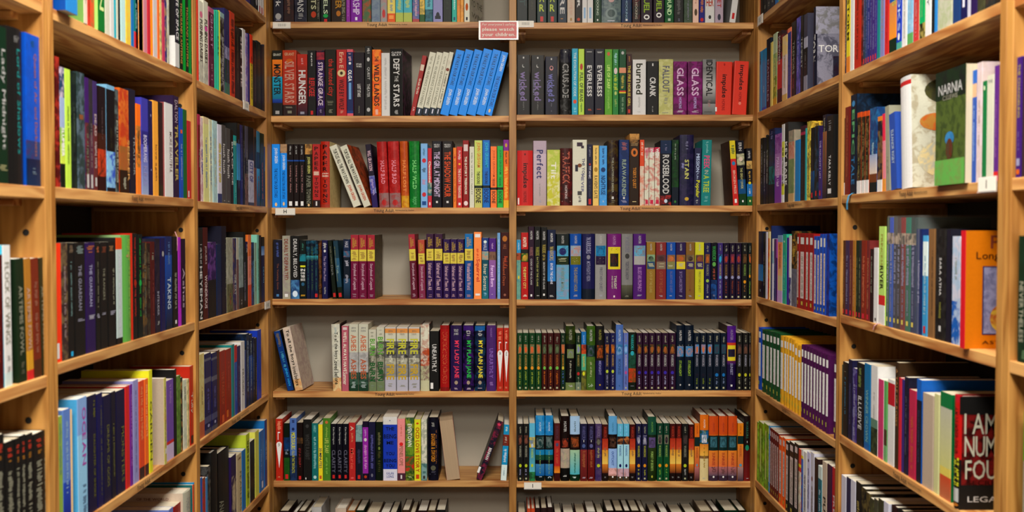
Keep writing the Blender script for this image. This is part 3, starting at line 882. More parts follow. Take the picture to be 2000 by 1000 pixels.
row('CL', 6, ZE, [
 '75 131 155 b32||q4-18 e97 w5;b21-23 eee w3;b21-34 eee w1 x-14;o37-46 eee w8;q38-44 777 w3;e41-80 eee w8;q93-96 d86 w4|red book with white umbrella',
 '140 186 190 121|25 147/2125,48 122,60 252/3623|Tell v45-54 9ab w5;b89-97 c33 w5',
 '188 243 150 57b|60 235/3583|q3-8 225 w4;o15-20 236 w4;MICROSAURS V23-50 dd4 w6;FOLLOW THAT TINY-DACTYL v52-88 cc4 w4|blue book with yellow lettering',
 '244 292 185 211|26 432/a743,36 211|q44-76 833 w4;b92-98 c33 w4',
 '295 361 160 222||o8-14 444 w4;WHITE RABBIT V24-66 444 w5;b95-98 eee w1 x-20|black book with dark grey capitals',
 '363 413 190 277||HARLEY V4-16 8cc w4;q24-80 9cc w4;o91-97 bdd w5',
 '415 450 200 ed3||33 MINUTES V42-78 236 w6;b91-97 c63 w5',
 '452 512 150 583/3622||o4-9 c74 w4;q14-30 9b5 w3;LIFE: ZARF V32-56 bc6 w5;q60-90 8b5 w3|bright green book with yellow-green capitals',
 C_(514, 560), C_(562, 608), C_(610, 655),
 '659 711 185 b33||A v6-14 dcb w5;q18-34 d86 w3;Marie v44-80 d65 w5;o94-97 d66 w5|red book with pale initial',
 '713 765 205 8aa/3566|30 223|q44-72 446 w5;b90-97 c33 w4',
 '768 814 175 213|10 93a,88 213|q14-28 c9d w3;o28-34 dcd w5;q40-80 d9d w5;o91-96 b42 w5',
 '816 870 180 224||q16-80 66a w4;o88-94 778 w3', '873 928 180 121||q18-40 775 w4;o42-48 784 w3;q50-84 553 w4',
 '931 1044 140 ddd|12 24b,82 dde|q4-7 248 w1;THE H15-22 124 w6;BEING H26-35 124 w9;ME H37-44 124 w5;YOU H54-61 124 w6;BEING H65-72 124 w9;YOU H73-80 124 w6;KALAN/LONG h86-96 249 w5|thick white and blue book',
 '1046 1107 155 e99|88 534|q10-30 c76 w2;o38-44 d33 w5;PENELOPE V44-76 a76 w5;b91-97 ddd w2|pink book with maroon foot',
 '1110 1178 145 464/9a37|40 793/3637,62 563/c328,85 352/9a45|EVENTOWN V10-46 eed w5;q93-96 bc9 w5|green book with leaves and white capitals',
 '1180 1232 160 dd3||o5-8 c42 w4;OCD LOVE STORY V13-86 b42 w6;b90-97 c52 w5|yellow book with red block capitals',
 '1235 1281 160 ddc/8986|72 8aa/3667|q10-40 aa9 w3;b92-97 444 w4',
 '1290 1372 145 112/2242 H||q8-14 999 w3;DANGER & SWORD V26-70 c82 w4;q20-74 964 w1 x30;o76-84 665 w5;q84-90 556 w6|black hardcover with gold lettering',
 '1440 1548 160 c98 L-60 F Y-4||  |book turned with tan pages outward'.replace('||  |', '|||'),
 '1668 1718 165 223/a355 L178 C222||BENNAN V46-66 ddd w5;o4-8 d46 w6;b80-90 eee w4 x-60|dark leaning book with pink specks',
 '1867 1914 200 29c L28|18 832/2443,38 29c,72 dee|q4-12 cee w4;q22-34 cba w4;q44-68 def w5;q78-92 79a w2',
])
tops = lambda L: [f'{a} {b} {t} {c} H' for a, b, t, c in L]
row('CL', 7, ZE, tops([(100, 180, 892, '322'), (207, 249, 900, '322'), (251, 311, 892, '321'), (313, 352, 905, '654'), (360, 440, 862, 'bbb'), (550, 636, 872, 'cba'), (640, 708, 890, 'a63'), (711, 780, 888, '232'),
   (795, 900, 905, '654'), (902, 980, 915, '433'), (982, 1040, 905, '333'), (1080, 1142, 885, '432'), (1144, 1190, 905, '543'), (1205, 1283, 890, '322'), (1285, 1350, 888, '543'), (1353, 1430, 884, '222')]))

row('CR', 1, YA, [
 '58 146 -330 122||EAT v40-72 355 w5;GREAT v38-76 344 w3 x30', '148 214 -320 221 ||q50-80 443 w3',
 '218 298 -330 133||WAR s40-84 bc4 w5;b90-98 c33 w3|dark green book, lime capitals, red mark', '302 381 -330 133||WAR s40-84 bc4 w5;b90-98 c33 w3|dark green book, lime capitals, red mark',
 '385 458 -325 234||FIRE V44-86 ccc w5;q93-96 c84 w4|slate book with white capitals',
 '461 522 -330 cba/b981||q50-88 ca9 w4;o92-97 a85 w3', '525 578 -320 211||HER V40-76 ddd w4;o92-97 b42 w5',
 '580 620 -330 ddd||b76-93 9bd w4', '622 668 -330 ddd||b76-93 9bd w4',
 '675 732 -330 142/2443||AMANDA HOCKING v30-88 cdc w3;b94-97 ddd w2',
 '735 890 -330 788/4566 H||o60-68 caa w3;o76-94 899 w6;o79-91 566 w4;q95-97 dde w4|wide grey hardcover with ornate ring',
 '893 976 -325 135/2482||AMANDA HOCKING v30-94 9bc w2;b94-97 ddd w2|dark blue book, pale blue letters', '980 1044 -330 222/6226||AMANDA HOCKING v40-94 bba w3',
 '1048 1141 -330 323||CRUEL V44-84 9b3 w5;o87-95 eee w5;o89-93 323 w3|plum book, lime capitals, white disc', '1149 1236 -330 323||CRUEL V40-82 9b3 w5;o84-92 eee w5;o86-90 323 w3|plum book, lime capitals, white disc',
 '1240 1311 -330 163/0435||HOUND V52-88 ceb w5;b93-97 bcb w3|green book with white capitals',
 '1314 1388 -330 333||q40-86 777 w4;q92-97 778 w2', '1392 1458 -330 565/3434||q50-95 889 w2',
 '1463 1510 -330 ecb||o78-89 654 w5;q40-70 c98 w3', '1513 1558 -320 338||q30-84 d84 w5;o92-98 c33 w6',
 '1561 1636 -330 ddd||HER H60-76 b42 w8;o88-94 444 w3|white book with red lettering', '1640 1706 -330 bab||SECRET V40-76 b44 w5;o86-96 445 w4',
 '1752 1802 -300 ddd L62 C999||b84-94 c33 w4',
])
row('CR', 2, YA, [
 '60 165 438 222/3223||b3-6 ccc w1;o15-21 ccc w2;o14-20 222 w2 x4;wicked V28-76 87a w5;q40-66 88a w1 x-30;q78-92 777 w1',
 '172 279 440 222/3223||b3-6 ccc w1;o15-21 ccc w2;o14-20 222 w2 x4;wicked V28-76 87a w5;q40-66 88a w1 x-30;q78-92 777 w1',
 '285 384 450 223/2243||b3-6 ccc w1;o16-24 d99 w3;o17-22 223 w2;wicked 2 V30-78 77b w5;q42-64 88b w1 x-30;q80-94 778 w1',
 '405 490 392 223/5556 H|20 222,76 222/5556|b3-5 ccc w1;CRUSADE V22-74 999 w6;q92-96 888 w2|charcoal hardcover with large grey capitals',
 '498 546 387 3ac||THE EVOLUTION OF CODE v6-72 dee w4;o77-83 d53 w6;q88-96 9de w4',
 '550 597 390 bd5||o22-32 b43 w5;FULL OF BEANS V36-80 232 w6;q82-96 583 w3|lime green book with black lettering',
 '600 676 390 223||q4-6 bbb w7;EVERLESS V25-72 ddd w5;q91-93 b53 w5', '680 758 390 223||q4-6 bbb w7;EVERLESS V25-72 ddd w5;q91-93 b53 w5',
 '760 820 393 6a3/4822||o4-10 c64 w4;LIFE OF ZARF V24-60 ce8 w4;q62-92 9c6 w3|leaf green book', '823 870 393 384||q6-24 add w5;o28-38 dcc w6;q40-62 cd4 w6;o64-70 bc7 w4;q76-88 9b6 w4',
 '874 930 393 153|28 d97,36 153,63 c33,65 dc3,67 153|o3-8 bbb w4;q40-60 cb5 w4;q72-96 8a8 w3|dark green book, pink band',
 '933 976 430 422||q4-15 a74 w3;THE FIRE HORSE GIRL V19-86 cb4 w5;b91-97 c43 w4|maroon book with gold capitals',
 '982 1088 475 ddd||burned V7-63 331 w5;q66-88 bbb w2;q92-97 ccc w3|white book with big brown lettering',
 '1094 1190 488 222||b4-9 ddd w1;CRANK V30-66 ddd w5;q84-95 bbb w1|black book with spaced white capitals',
 '1191 1305 472 bb7/dda4||FALLOUT V12-60 667 w5;q64-80 998 w3;q94-97 998 w5|pale olive book with scratchy lettering',
 '1308 1416 490 827/4136||GLASS V12-64 dbd w5;HOPKINS V67-88 bad w2;q92-96 cbc w5|magenta marbled book, pale jagged capitals', '1423 1538 490 827/4136||GLASS V12-64 dbd w5;HOPKINS V67-88 bad w2;q92-96 cbc w5|magenta marbled book, pale jagged capitals',
 '1541 1645 472 888|15 777>bbb,50 bbb>444,80 999>666|IDENTICAL V1-66 222 w5;q72-86 a88 w2;q94-96 555 w7|silver book with black capitals',
 '1640 1766 490 d43 L10||o3-8 a22 w1;impulse V24-68 311 w4;HOPKINS v71-92 922 w2;b86-94 eee w1 x-46|red book with black typewriter letters', '1775 1888 485 d43 L20||impulse V7-54 311 w4;HOPKINS v58-80 922 w2;o76-82 e87 w2|red book with black typewriter letters',
])
row('CR', 3, YB, [
 '62 186 240 c33 H||o5-9 611 w1;impulse V23-68 311 w4;HOPKINS v74-94 822 w2;b86-98 edd w1 x-42|thick red book, black typewriter letters',
 '190 295 163 bab|20 cbc>baa|Perfect V14-58 447 w5;q66-86 999 w1;q92-96 aab w2|pale grey book with purple script',
 '300 403 235 bc5/ed94|40 cc4/eec5|Tilt V22-52 eed w4;q64-86 cb6 w1|yellow painted book',
 '404 500 222 522/3225 H|58 422/7225|TRAFFICK V6-62 b65 w6;HOPKINS V65-88 cbb w2;q92-94 a98 w8|dark red hardcover with large red capitals',
 '503 617 155 ddc||b4-10 434 w4;b9-13 434 w2 x20;THE YOU V28-56 557 w2 x26;NEVER V52-80 779 w2 x20;o36-42 853 w3;b38-48 334 w2 x-22;b78-84 555 w3;q86-95 445 w2|white book with scattered puzzle pieces',
 '620 662 192 224||q4-22 889 w3;b31-34 b33 w3;TITANIC V35-56 ccd w4;q60-86 556 w3;b89-98 c33 w5',
 '665 713 200 ec7||q4-32 764 w3;o36-44 a83 w6;RAVEN\'S GATE V50-88 764 w6|pale yellow book with brown capitals', '716 778 203 5ae/48c3||q4-32 247 w3;o36-44 247 w6;NIGHTRISE V50-82 147 w6;q92-95 cde w3|sky blue book with navy capitals',
 '782 866 160 322/6525 H C211||THE LANTERN\'S EMBER V26-80 998 w2;b86-90 ccc w2;q92-96 887 w4|black hardcover with golden branches', '873 954 155 136/2485||q4-16 a66 w5;REAWAKENED V30-86 9a9 w4;b87-90 ccc w2;q92-96 99b w5|blue book with pale green capitals',
 '957 1035 107 c95/6425|8 321/c954,13 321|COLLEEN/HOUCK h13-17 ca7 w7;o20-32 c73 w7;o23-29 321 w3;TIGER\'S QUEST V47-76 c83 w4;q94-96 dc9 w5|tall brown hardcover with gold ornament'.replace('321|COLLEEN', '321|COLLEEN'),
 '1040 1075 155 d53|40 dcb/d646|q4-24 ecb w5;q70-90 eba w4',
 '1077 1112 218 dbb/c446|8 ddc/c446|WISH V2-18 c47 w6;b90-97 c35 w6', '1114 1156 218 c46/dcc5|8 ddc/c446|WISH V2-18 eee w6;b90-97 c35 w6', '1158 1200 215 c35/dcc5|8 ddc/c446|WISH V2-18 eee w6;b90-97 c35 w6',
 '1203 1291 160 112|0 135/2243,20 112,84 112/a338|q6-16 779 w2;ROSEBLOOD V22-82 ccc w6;o90-96 cde w3|black book with large white serif capitals',
 '1294 1350 155 132/2624|72 123|q6-30 9a9 w2;o92-96 484 w3', '1358 1470 115 224/5472 H||STAIN V35-62 cc7 w3;q8-20 88a w2;q40-48 99c w2 x-28;o88-93 ca4 w3|thick indigo hardcover with yellow lettering',
 '1468 1522 220 335 L8||MISSION V10-42 bce w5;Un v44-54 bce w3;Popular V56-86 dd3 w7;q90-96 bbb w4|slate book with blue and yellow lettering', '1527 1603 155 288 L10||Lynda v3-20 9cc w3;PEEK V24-44 d58 w6;IN v46-52 bba w4;A TREE V54-80 bc4 w6;q86-94 7bb w4|teal book with pink and yellow capitals',
 '1786 1832 160 dc3 L-34 C532/3114|28 c33/d532|q6-20 364 w6;o32-38 38b w6;BROKEN PRIZE v46-82 ecb w4;b90-96 eee w4|yellow and red leaning book',
 '1834 1896 160 112 L-30|20 bb9/2337,38 112,60 158,82 142|ERIN V3-16 bbb w4;o25-32 dcb w5;THE GREAT DIVIDE v42-74 cc8 w3;b92-95 eee w2|black and blue leaning book',
 '1898 1944 222 112 L-12|22 ca6/2226,36 112,62 27b,84 263|q5-18 bbb w4;q40-56 ca5 w4;o58-63 dc3 w5;q66-80 cde w3;o90-94 dd9 w3',
])
def WA(a, b, t, base, pan, pcol, band, tx, tcol, bot=None, H=' H', o0=18, o1=34, hc='bbb'):
    s = f'{a} {b} {t} {base}{H}|'
    if bot: s += f'{o1 + 13} {bot}'
    s += f'|HUNTER v3-15 {hc} w2;{pan} p{o0}-{o1} {pcol} w9;b{o1}-{o1 + 13} {band} w9;q{o1 + 3}-{o1 + 9} bb9 w6;{tx} v{o1 + 17}-88 {tcol} w3;q93-95 aab w4'
    return s
def WP(a, b, t, base, pan, pcol, tcol, disc, t2col, H='', d=62, bot=None, tx2='q', p0=20, p1=36):
    s = f'{a} {b} {t} {base}{H}|' + (f'{bot}' if bot else '')
    s += f'|q5-16 998 w3;{pan} p{p0}-{p1} {pcol} w7;WARRIORS v38-58 {tcol} w4;o{d}-{d + 6} {disc} w5;q{d + 9}-90 {t2col} w3;b94-97 bb9 w3'
    return s
row('CR', 4, YC, [
 '57 91 198 39c|22 a53/2126,34 7a9/4895|q5-18 cde w3;o60-66 dc4 w4', '93 150 140 b22|25 222,44 b22|HUNTER V7-22 edc w5;da4 p31-43 262 w9;THE EMPTY CITY V51-84 dc7 w4;q93-96 edc w6|red book with black band',
 '152 197 92 313||HUNTER V6-18 bbb w4;WARRIORS v28-40 a77 w6;CODE OF THE CLANS V44-80 bbb w3;b93-96 eee w3', '199 248 92 111||HUNTER V6-18 bbb w4;WARRIORS v28-40 aa4 w6;BATTLES OF THE CLANS V42-82 aa6 w3;q93-95 bbb w6', '251 300 97 111||HUNTER V6-18 bbb w4;WARRIORS v24-36 ba5 w6;q38-46 a95 w5;SECRETS OF THE CLANS V48-86 bbb w3;b92-95 ddd w3',
 '303 369 117 124|30 25a>38c,74 112|HUNTER V5-18 ccc w3;WARRIORS v24-44 cb6 w5;ENTER THE CLANS V48-78 dde w3;q94-96 bbb w5|navy and blue book with white capitals',
 WA(374, 475, 150, '122', '226', '5ac', '231', 'WARRIORS MANGA', '898', '6ac/c542', '') + '|black and pale blue book',
 WA(483, 574, 150, '15a', 'c74', '9ab', '772', 'THE DARKEST HOUR', 'a95', None) + '|royal blue hardcover with orange picture panel',
 '580 680 150 225 H|84 123|o32-39 889 w3;WARRIORS V5-30 99b w4;MOTH FLIGHTS VISION v42-72 99b w3;q94-96 778 w4|navy hardcover with grey disc',
 WA(684, 773, 150, '999', '236', '28b', '324', 'FIRESTARS QUEST', '667', None) + '|silver hardcover with blue picture panel',
 '780 891 150 727 H||HUNTER v3-17 b8b w2;b20-54 dc3 w9;q22-25 432 w6;522 p30-50 122 w6;TWILIGHT V64-84 ccb w2 x8;AND SUNSET v64-84 ccb w1 x-14;b94-97 edd w1|violet hardcover with yellow picture panel',
 '895 983 150 888 H|78 665>222|WARRIORS V4-28 778 w4;o30-38 444 w4;TIGERSTARS SHADOW v42-70 556 w3;q94-96 887 w4|pewter hardcover with dark foot',
 WA(988, 1089, 150, '527', '963', '6ac', 'aaa', 'BLUESTARS PROPHECY', 'b8c', None) + '|purple hardcover with tawny picture panel',
 WA(1093, 1163, 215, '973', '222', '8a8', '357', 'CATS OF THE CLANS', 'ba6', None, '', 22, 34) + '|ochre book with black picture panel',
 WA(1168, 1249, 217, '833', '433', '644', '876', 'CATS OF THE CLANS', 'a64', None, '', 22, 34) + '|brick red book with picture panel',
 WA(1253, 1324, 217, '15a', 'c74', '864', '885', 'BLUESTARS QUEST', '77a', None, '', 22, 34) + '|blue book with orange picture panel',
 WA(1327, 1405, 217, '325', 'b63', '863', 'dc3', 'SKYCLANS DESTINY', '98b', None, '', 22, 34) + '|indigo book with orange picture panel',
 WA(1407, 1476, 217, '863', '433', '875', '436', 'CROOKEDSTARS PROMISE', '964', None, '', 22, 34) + '|dark gold book with picture panel',
 WA(1480, 1551, 217, 'cc3', '953', '544', '436', 'FIRESTARS QUEST', '884', None, '', 22, 34) + '|yellow book with brown picture panel',
 WP(1554, 1604, 222, '225', 'b63', '753', '998', '9b5', '889', d=64), '1607 1655 220 112|66 259/1137|WARRIORS v6-32 4a5 w6;o34-42 6a5 w6;q46-66 a54 w4;q92-95 889 w4', WP(1660, 1701, 222, '437', '3ad', '325', 'ba7', '6ac', '99b', d=58),
 WP(1704, 1751, 222, '213', 'a43', '325', '974', '99b', '843', d=58), WP(1755, 1800, 222, '213', 'a43', '325', '974', '99b', '843', d=58), WP(1803, 1850, 222, '213', 'a43', '325', '974', '99b', '843', d=58),
 WP(1854, 1898, 222, '222', '753', '432', '8a5', 'd92', 'a74', d=66), WP(1902, 1950, 222, '122', 'c63', '243', '9a5', 'd92', '8a4', d=56),
])
g4 = [WP(a, b, 205, '142', 'd63', '675', 'b95', 'd93', '9a4', d=58) for a, b in ((62, 105), (108, 153), (157, 205), (208, 255))]
g4 += [WP(a, b, 205, '411', '675', '443', 'a63', '7b5', 'b62', d=58) for a, b in ((258, 301), (304, 350), (355, 405))]
row('CR', 5, YD, g4 + [
 WP(408, 446, 205, '132', 'd73', '865', 'c93', 'cb4', '57b', d=58),
 '448 525 150 341/1115 H C121|28 111,42 111,88 785|HUNTER v6-22 aa9 w3;889 p36-50 785 w7;q54-80 aa9 w2;q92-95 bbb w5|black and green hardcover with pale foot', WP(528, 571, 205, '132', '88b', '8a4', 'a95', 'b33', '9a8', d=68, bot='86 787'), '573 612 195 27b|22 c52/2136,38 5a8,66 773/2235|q5-20 9be w3;q42-60 cb5 w4;o68-75 dd3 w5',
 '615 684 150 462/2424 H C121|30 122,48 573/4524|HUNTER v6-24 bbb w3;668 p30-48 243 w8;q56-80 bb9 w2;q90-95 bcb w5|green hardcover with grey picture panel', '688 756 150 222 H C111|54 225|HUNTER v6-22 994 w3;c62 p30-50 532 w7;MIDNIGHT V54-76 88b w3;o90-93 b93 w2|black and navy hardcover with orange picture',
 WP(758, 800, 205, '224', 'c72', '643', 'b95', 'bc4', '99b', d=64), WP(803, 845, 205, '225', 'c72', '643', 'b95', 'bc4', '99b', d=64),
 '848 907 140 57b H C112||HUNTER v8-26 bcd w3;9be p30-46 37a w8;MOONRISE V52-76 358 w4;o92-94 369 w2|bright blue hardcover', WP(909, 948, 205, '67b', '9be', '48b', 'ccd', 'b59', '558', d=66),
 '950 1008 200 121|36 254/1216,62 b42/2526,86 121|WARRIORS V4-30 3aa w4;o32-40 3ab w5;q92-95 889 w5',
 *[WP(a, b, 205, '313', 'a63', '232', 'bbb', '43a', '99b', d=66) for a, b in ((1012, 1059), (1063, 1109), (1113, 1160), (1164, 1212), (1216, 1268), (1272, 1326))],
 *[f'{a} {b} 145 123 H C123/2472||HUNTER v8-24 ccc w3;q30-36 998 w5;c85 p32-48 48b w8;STARLIGHT V54-78 9b4 w3;o90-93 bbb w2|black hardcover, orange picture and lime capitals' for a, b in ((1331, 1395), (1399, 1470))],
 *[WP(a, b, 205, '123', 'c74', '48b', 'aab', '223', '783', d=70) for a, b in ((1473, 1517), (1521, 1570), (1574, 1622))], *[WP(a, b, 205, '123', '445', '256', 'aab', '27b', '78a', d=70) for a, b in ((1626, 1680), (1684, 1731))],
 '1736 1807 150 528 H C311|26 c42>326,60 214|HUNTER v6-22 98a w3;b30-54 dc3 w9;322 p36-48 224 w8;SUNSET V58-76 99b w3;b91-94 ddd w2|purple hardcover with yellow panel', *[WP(a, b, 205, '222', '754', '433', 'aab', 'bb3', '998', d=70) for a, b in ((1811, 1856), (1861, 1904), (1908, 1950))],
])
sun = lambda a, b, t, x='': f'{a} {b} {t} 411{x}|25 a32>c53,45 d93>ec6,70 d83>632,86 211|WARRIORS v4-24 b43 w5;o34-40 b43 w5;q42-56 975 w4;q92-95 888 w4'
row('CR', 6, YE, [
 *[WP(a, b, 195, '222', '854', '322', 'aa9', 'bc3', '99b', d=70) for a, b in ((65, 108), (111, 155))], '158 205 190 6bd|24 cb5/47a7,42 48a>6bc,84 385/2226|q28-32 bb4 w7;o35-42 bcd w4;WARRIORS v44-60 bd5 w4;o70-76 bc3 w4',
 *[f'{a} {b} 130 28c/6bd3 H C112|30 222,52 28b,60 254,68 112,74 48b>16a,92 122|HUNTER v10-24 cde w2;899 p32-50 244 w8;q54-90 9b6 w1;q93-96 cde w5|bright blue hardcover, dark picture panel' for a, b in ((208, 281), (285, 348))],
 '356 404 190 522|30 a33>b33,74 c52>e93,86 411|WARRIORS v4-28 645 w5;o34-40 557 w5;q44-70 c64 w4', '408 480 135 211 H C111|50 ba9/7884,80 111|HUNTER v8-24 ccc w3;c53 p34-48 322 w7;q56-80 bb9 w2;q91-94 ccc w5|black and cream hardcover, orange emblem', '483 561 135 ace H C122|28 211,52 aca>5bc,90 132|HUNTER v8-24 566 w2;c63 p32-48 432 w8;q54-88 376 w2;q92-95 dee w4|pale aqua hardcover with black band',
 '565 620 195 224|45 833>622|WARRIORS v4-28 669 w5;b28-32 ccc w1;o35-42 569 w5;q46-76 a64 w5;q93-96 bab w5', '624 680 195 213|45 722>611|WARRIORS v4-28 669 w5;b28-32 ccc w1;o35-42 669 w5;q46-76 a64 w4;q93-96 bab w5', '684 736 195 436/6575||WARRIORS v4-24 879 w5;776 p24-38 434 w7;q42-60 aa7 w4;o70-76 bc3 w5',
 sun(739, 787, 200), '790 858 135 6ad H C122|28 211,50 9be,80 ebb/a766,92 432|HUNTER v10-24 48a w2;754 p32-48 211 w8;OUTCAST V54-76 46a w3;o92-95 eee w2|pale blue hardcover with black picture band', *[f'{a} {b} 195 6bd|22 322/b748,36 ade,78 cab/a765,92 543|q4-20 9cf w3;WARRIORS v38-56 46a w4;o70-76 226 w4;o92-95 eee w3' for a, b in ((860, 907), (910, 955))], sun(958, 1004, 200),
 *[WP(a, b, 195, '224', 'aab', '336', 'bb4', 'd92', 'aa4', d=70) for a, b in ((1008, 1053), (1057, 1101))], '1104 1171 140 254 H C122|28 232,46 342>231|HUNTER v8-24 7a5 w2;333 p32-48 658 w8;FOREST OF SECRETS V54-84 9b6 w3;o91-95 bb4 w2|green hardcover with dark picture emblem', *[WP(a, b, 190, '143', '323', '776', '9b6', 'd92', '7a4', d=70, bot='56 153') for a, b in ((1176, 1223), (1228, 1275))],
 sun(1279, 1325, 195), sun(1328, 1372, 195), WP(1376, 1425, 195, '222', '544', '333', '998', 'bc3', 'aaa', d=70), sun(1429, 1472, 200), '1476 1515 190 d72|24 133,40 d83>c64,76 b77>322|q4-18 b52 w3;WARRIORS v42-60 a53 w4;o70-75 79a w4',
 '1519 1588 125 d72 H C632|23 354/27b7,44 d83>eb5,62 864,66 dc9|HUNTER v7-20 edc w2;q24-30 897 w4;378 p30-42 dde w6;q46-80 a83 w2;q95-97 bba w5|orange and cream hardcover',
 *[f'{a} {b} 135 c52 H C732|28 c62,30 133,53 d83>d74,78 b77>656,92 434|HUNTER v10-24 a43 w2;122 p32-48 478 w7;SUNRISE V56-76 a43 w3;q78-88 644 w5;o92-95 eee w2|orange hardcover with black picture panel' for a, b in ((1591, 1666), (1670, 1741), (1744, 1816))],
 '1819 1866 190 d82|22 133,36 d83>c74,76 a88>434|q4-18 b62 w3;WARRIORS v38-58 a53 w4;o70-75 59b w5', '1870 1940 135 211 H C211|50 511>722|WARRIORS V8-34 365 w4;b38-41 ccc w1;o44-53 286 w6;q94-96 bbb w5|black and maroon hardcover with teal disc',
])
row('CR', 7, YE, tops([(65, 130, 908, '433'), (140, 170, 872, 'c53'), (172, 203, 872, 'c53'), (205, 246, 868, '322'), (250, 300, 868, '322'), (302, 346, 862, '322'), (360, 420, 920, '433'), (430, 520, 925, '322'), (530, 610, 920, '533'), (615, 692, 900, '432'), (700, 760, 922, '332'),
   (772, 838, 890, '211'), (842, 910, 890, '211'), (914, 966, 890, '211'), (970, 1040, 890, '321'), (1044, 1090, 895, '543'), (1130, 1200, 925, '433'), (1206, 1272, 908, '322'), (1300, 1400, 925, '433'), (1410, 1500, 920, '332'), (1520, 1620, 892, '654'), (1624, 1680, 892, '322'), (1712, 1822, 888, '132'), (1826, 1890, 888, '221')]))

# ---------------------------------------------------------------- left side
row('L0', 3, (0, 30, 2.778), [
 '-60 42 55 132 !||Lady Midnight v14-78 aaa w25 x26;q88-92 886 w4 x20|dark green book, pale capitals', '50 136 72 222 ! H||Clare v5-9 888 w3;Lord of Shadows v13-80 288 w24 x12|black book with teal serif lettering', '141 240 112 15b/2362 !|70 247/5254,82 124>135|q4-8 258 w3;Queen of Air and Darkness v12-80 965 w22 x15;q88-92 678 w3|bright blue book with bronze lettering',
])
row('L0', 4, (0, 440, 2.857), [
 '-45 20 165 511||q10-80 a43 w3', '24 72 110 ddd C4bd Y-3 L-5|90 cdd|FLOCK OF WINGS v12-70 887 w6;q78-90 aaa w4|white book with turquoise cover', '100 150 182 232 L-12||ARTEMIS FOWL V22-78 887 w4;q84-94 665 w4|dark green book, gold capitals', '152 188 182 a73 L-13|76 c93,92 c33|ARTEMIS FOWL V24-76 b98 w5',
 '191 232 180 732 L-14|85 532|q20-80 965 w4', '234 260 178 332 L-14||ARTEMIS FOWL v24-78 887 w4', '262 312 175 124 L-14||q10-60 446 w3|navy book beside the bookcase upright',
])
row('L0', 5, (0, 780, 4.546), [f'{a} {b} {t} 222||q5-12 b43 w5;q14-18 a73 w4;q22-90 998 w5' for a, b, t in ((-40, 48, 312), (52, 136, 366), (140, 188, 340), (190, 236, 312), (238, 300, 300), (302, 398, 290), (400, 436, 262))])

row('L1', 2, (0, 0, 5), [
 '640 756 m190 38c P22 C15a !||q30-60 bde w4;b78-82 9cf w5|blue book with darker blue cover', '815 850 m188 dcb P6 C8b6||q20-80 ba9 w3', '852 882 m195 c43||q20-90 b32 w4', '884 920 m190 c53/3745||q20-60 955 w3', '955 1022 m200 173 Cad7 P6||S V30-46 cd9 w6;N v58-80 cd9 w6|green book with lime cover', '1026 1070 m200 ccb', '1076 1112 m195 ccc', '1114 1132 m195 2ab', '1134 1152 m195 ccb', '1154 1172 m198 122',
 '1176 1224 m190 bdd', '1228 1276 m200 dc5/ea44', '1280 1306 m200 27b', '1308 1345 m200 177|82 c33|q50-80 8bb w4', '1350 1392 m205 e94/dca4',
])
row('L1', 2, (260, 0, 4.546), [
 '22 44 m195 278|84 b43|', '46 90 m195 da6', '92 124 m200 c89', '126 154 m205 c34', '156 174 m195 f92', '176 214 m200 ccc/dab3', '216 234 m195 e73', '236 254 m190 dc8/4435', '256 280 m195 935|30 c46|', '282 300 m190 337/ca55', '302 320 m190 ccb/7765',
 '372 410 m205 223 Cddd P6|72 ccc|NOTE OF SPACE V8-68 ddd w6;222 k0-64 222 w10|black and white book', '412 440 m205 121 C173||THOUSAND LANTERNS V20-92 b95 w6', '466 491 m205 121 C183||THOUSAND LANTERNS V20-92 b95 w6', '522 553 m205 121 C173 P4||THOUSAND LANTERNS V20-92 b95 w6',
])
row('L1', 3, (90, 110, 3.447), [
 '66 93 5 511/c435', '96 128 75 246/dcd6|25 9ac,50 7a5>cd5,80 121|SLUMBER V50-74 eee w6', '131 168 88 bd5||q30-80 683 w3|lime green book', '171 208 108 122/3434||q30-60 565 w2', '211 263 112 344/6786 !||b36-40 853 w5|grey green mottled book', '265 291 145 426|40 433/8345|q50-90 776 w5;b86-98 bbb w5', '293 317 158 333/4345|50 534|q40-80 877 w4;b86-98 bbb w5', '319 346 170 436|40 633|DEAD V30-50 baa w5;q54-80 baa w5;b88-96 bbb w4',
 '350 406 205 211|45 421,60 b42/3218,86 311|q20-50 544 w2|black book with red flames', '409 466 198 7ac|4 111,62 8bd/24b8,96 112|q40-60 332 w3|black book with blue glow', '468 490 225 333/7884||q30-90 aa9 w5', '494 560 222 b42/d835 !|55 963/b533,78 321|SEEKER v48-88 da6 w2 x40;q85-96 aa9 w3|orange and red mottled book', '563 604 225 223||TRAITOR v44-82 999 w3 x20', '608 640 322 e72|24 d83/2545,70 e83|q30-60 422 w3',
 '643 690 284 44a|34 338,48 55b>9ac|BOOMERANG V38-66 cce w5;KIDS v70-90 99c w5|blue book with pale block capitals', '692 719 300 225||o14-17 99b w2;o72-74 99b w2', '721 757 302 ea4||love again v46-84 743 w4|golden yellow book', '759 796 312 222|15 322,88 332|q10-60 433 w3', '799 856 318 ddd P4 C955||MORE BEAUTIFUL v30-74 877 w3 x20|white book with grey capitals', '858 896 270 324 P4||DALTON v4-26 bab w5;TRAVELER V28-84 ba6 w5',
 '899 924 350 15b||q40-80 9ad w4;b24-28 d63 w5', '926 950 360 163||q40-60 384 w3', '953 999 440 b23||b90-98 ddd w3 x-30|red book at the end of the row',
])
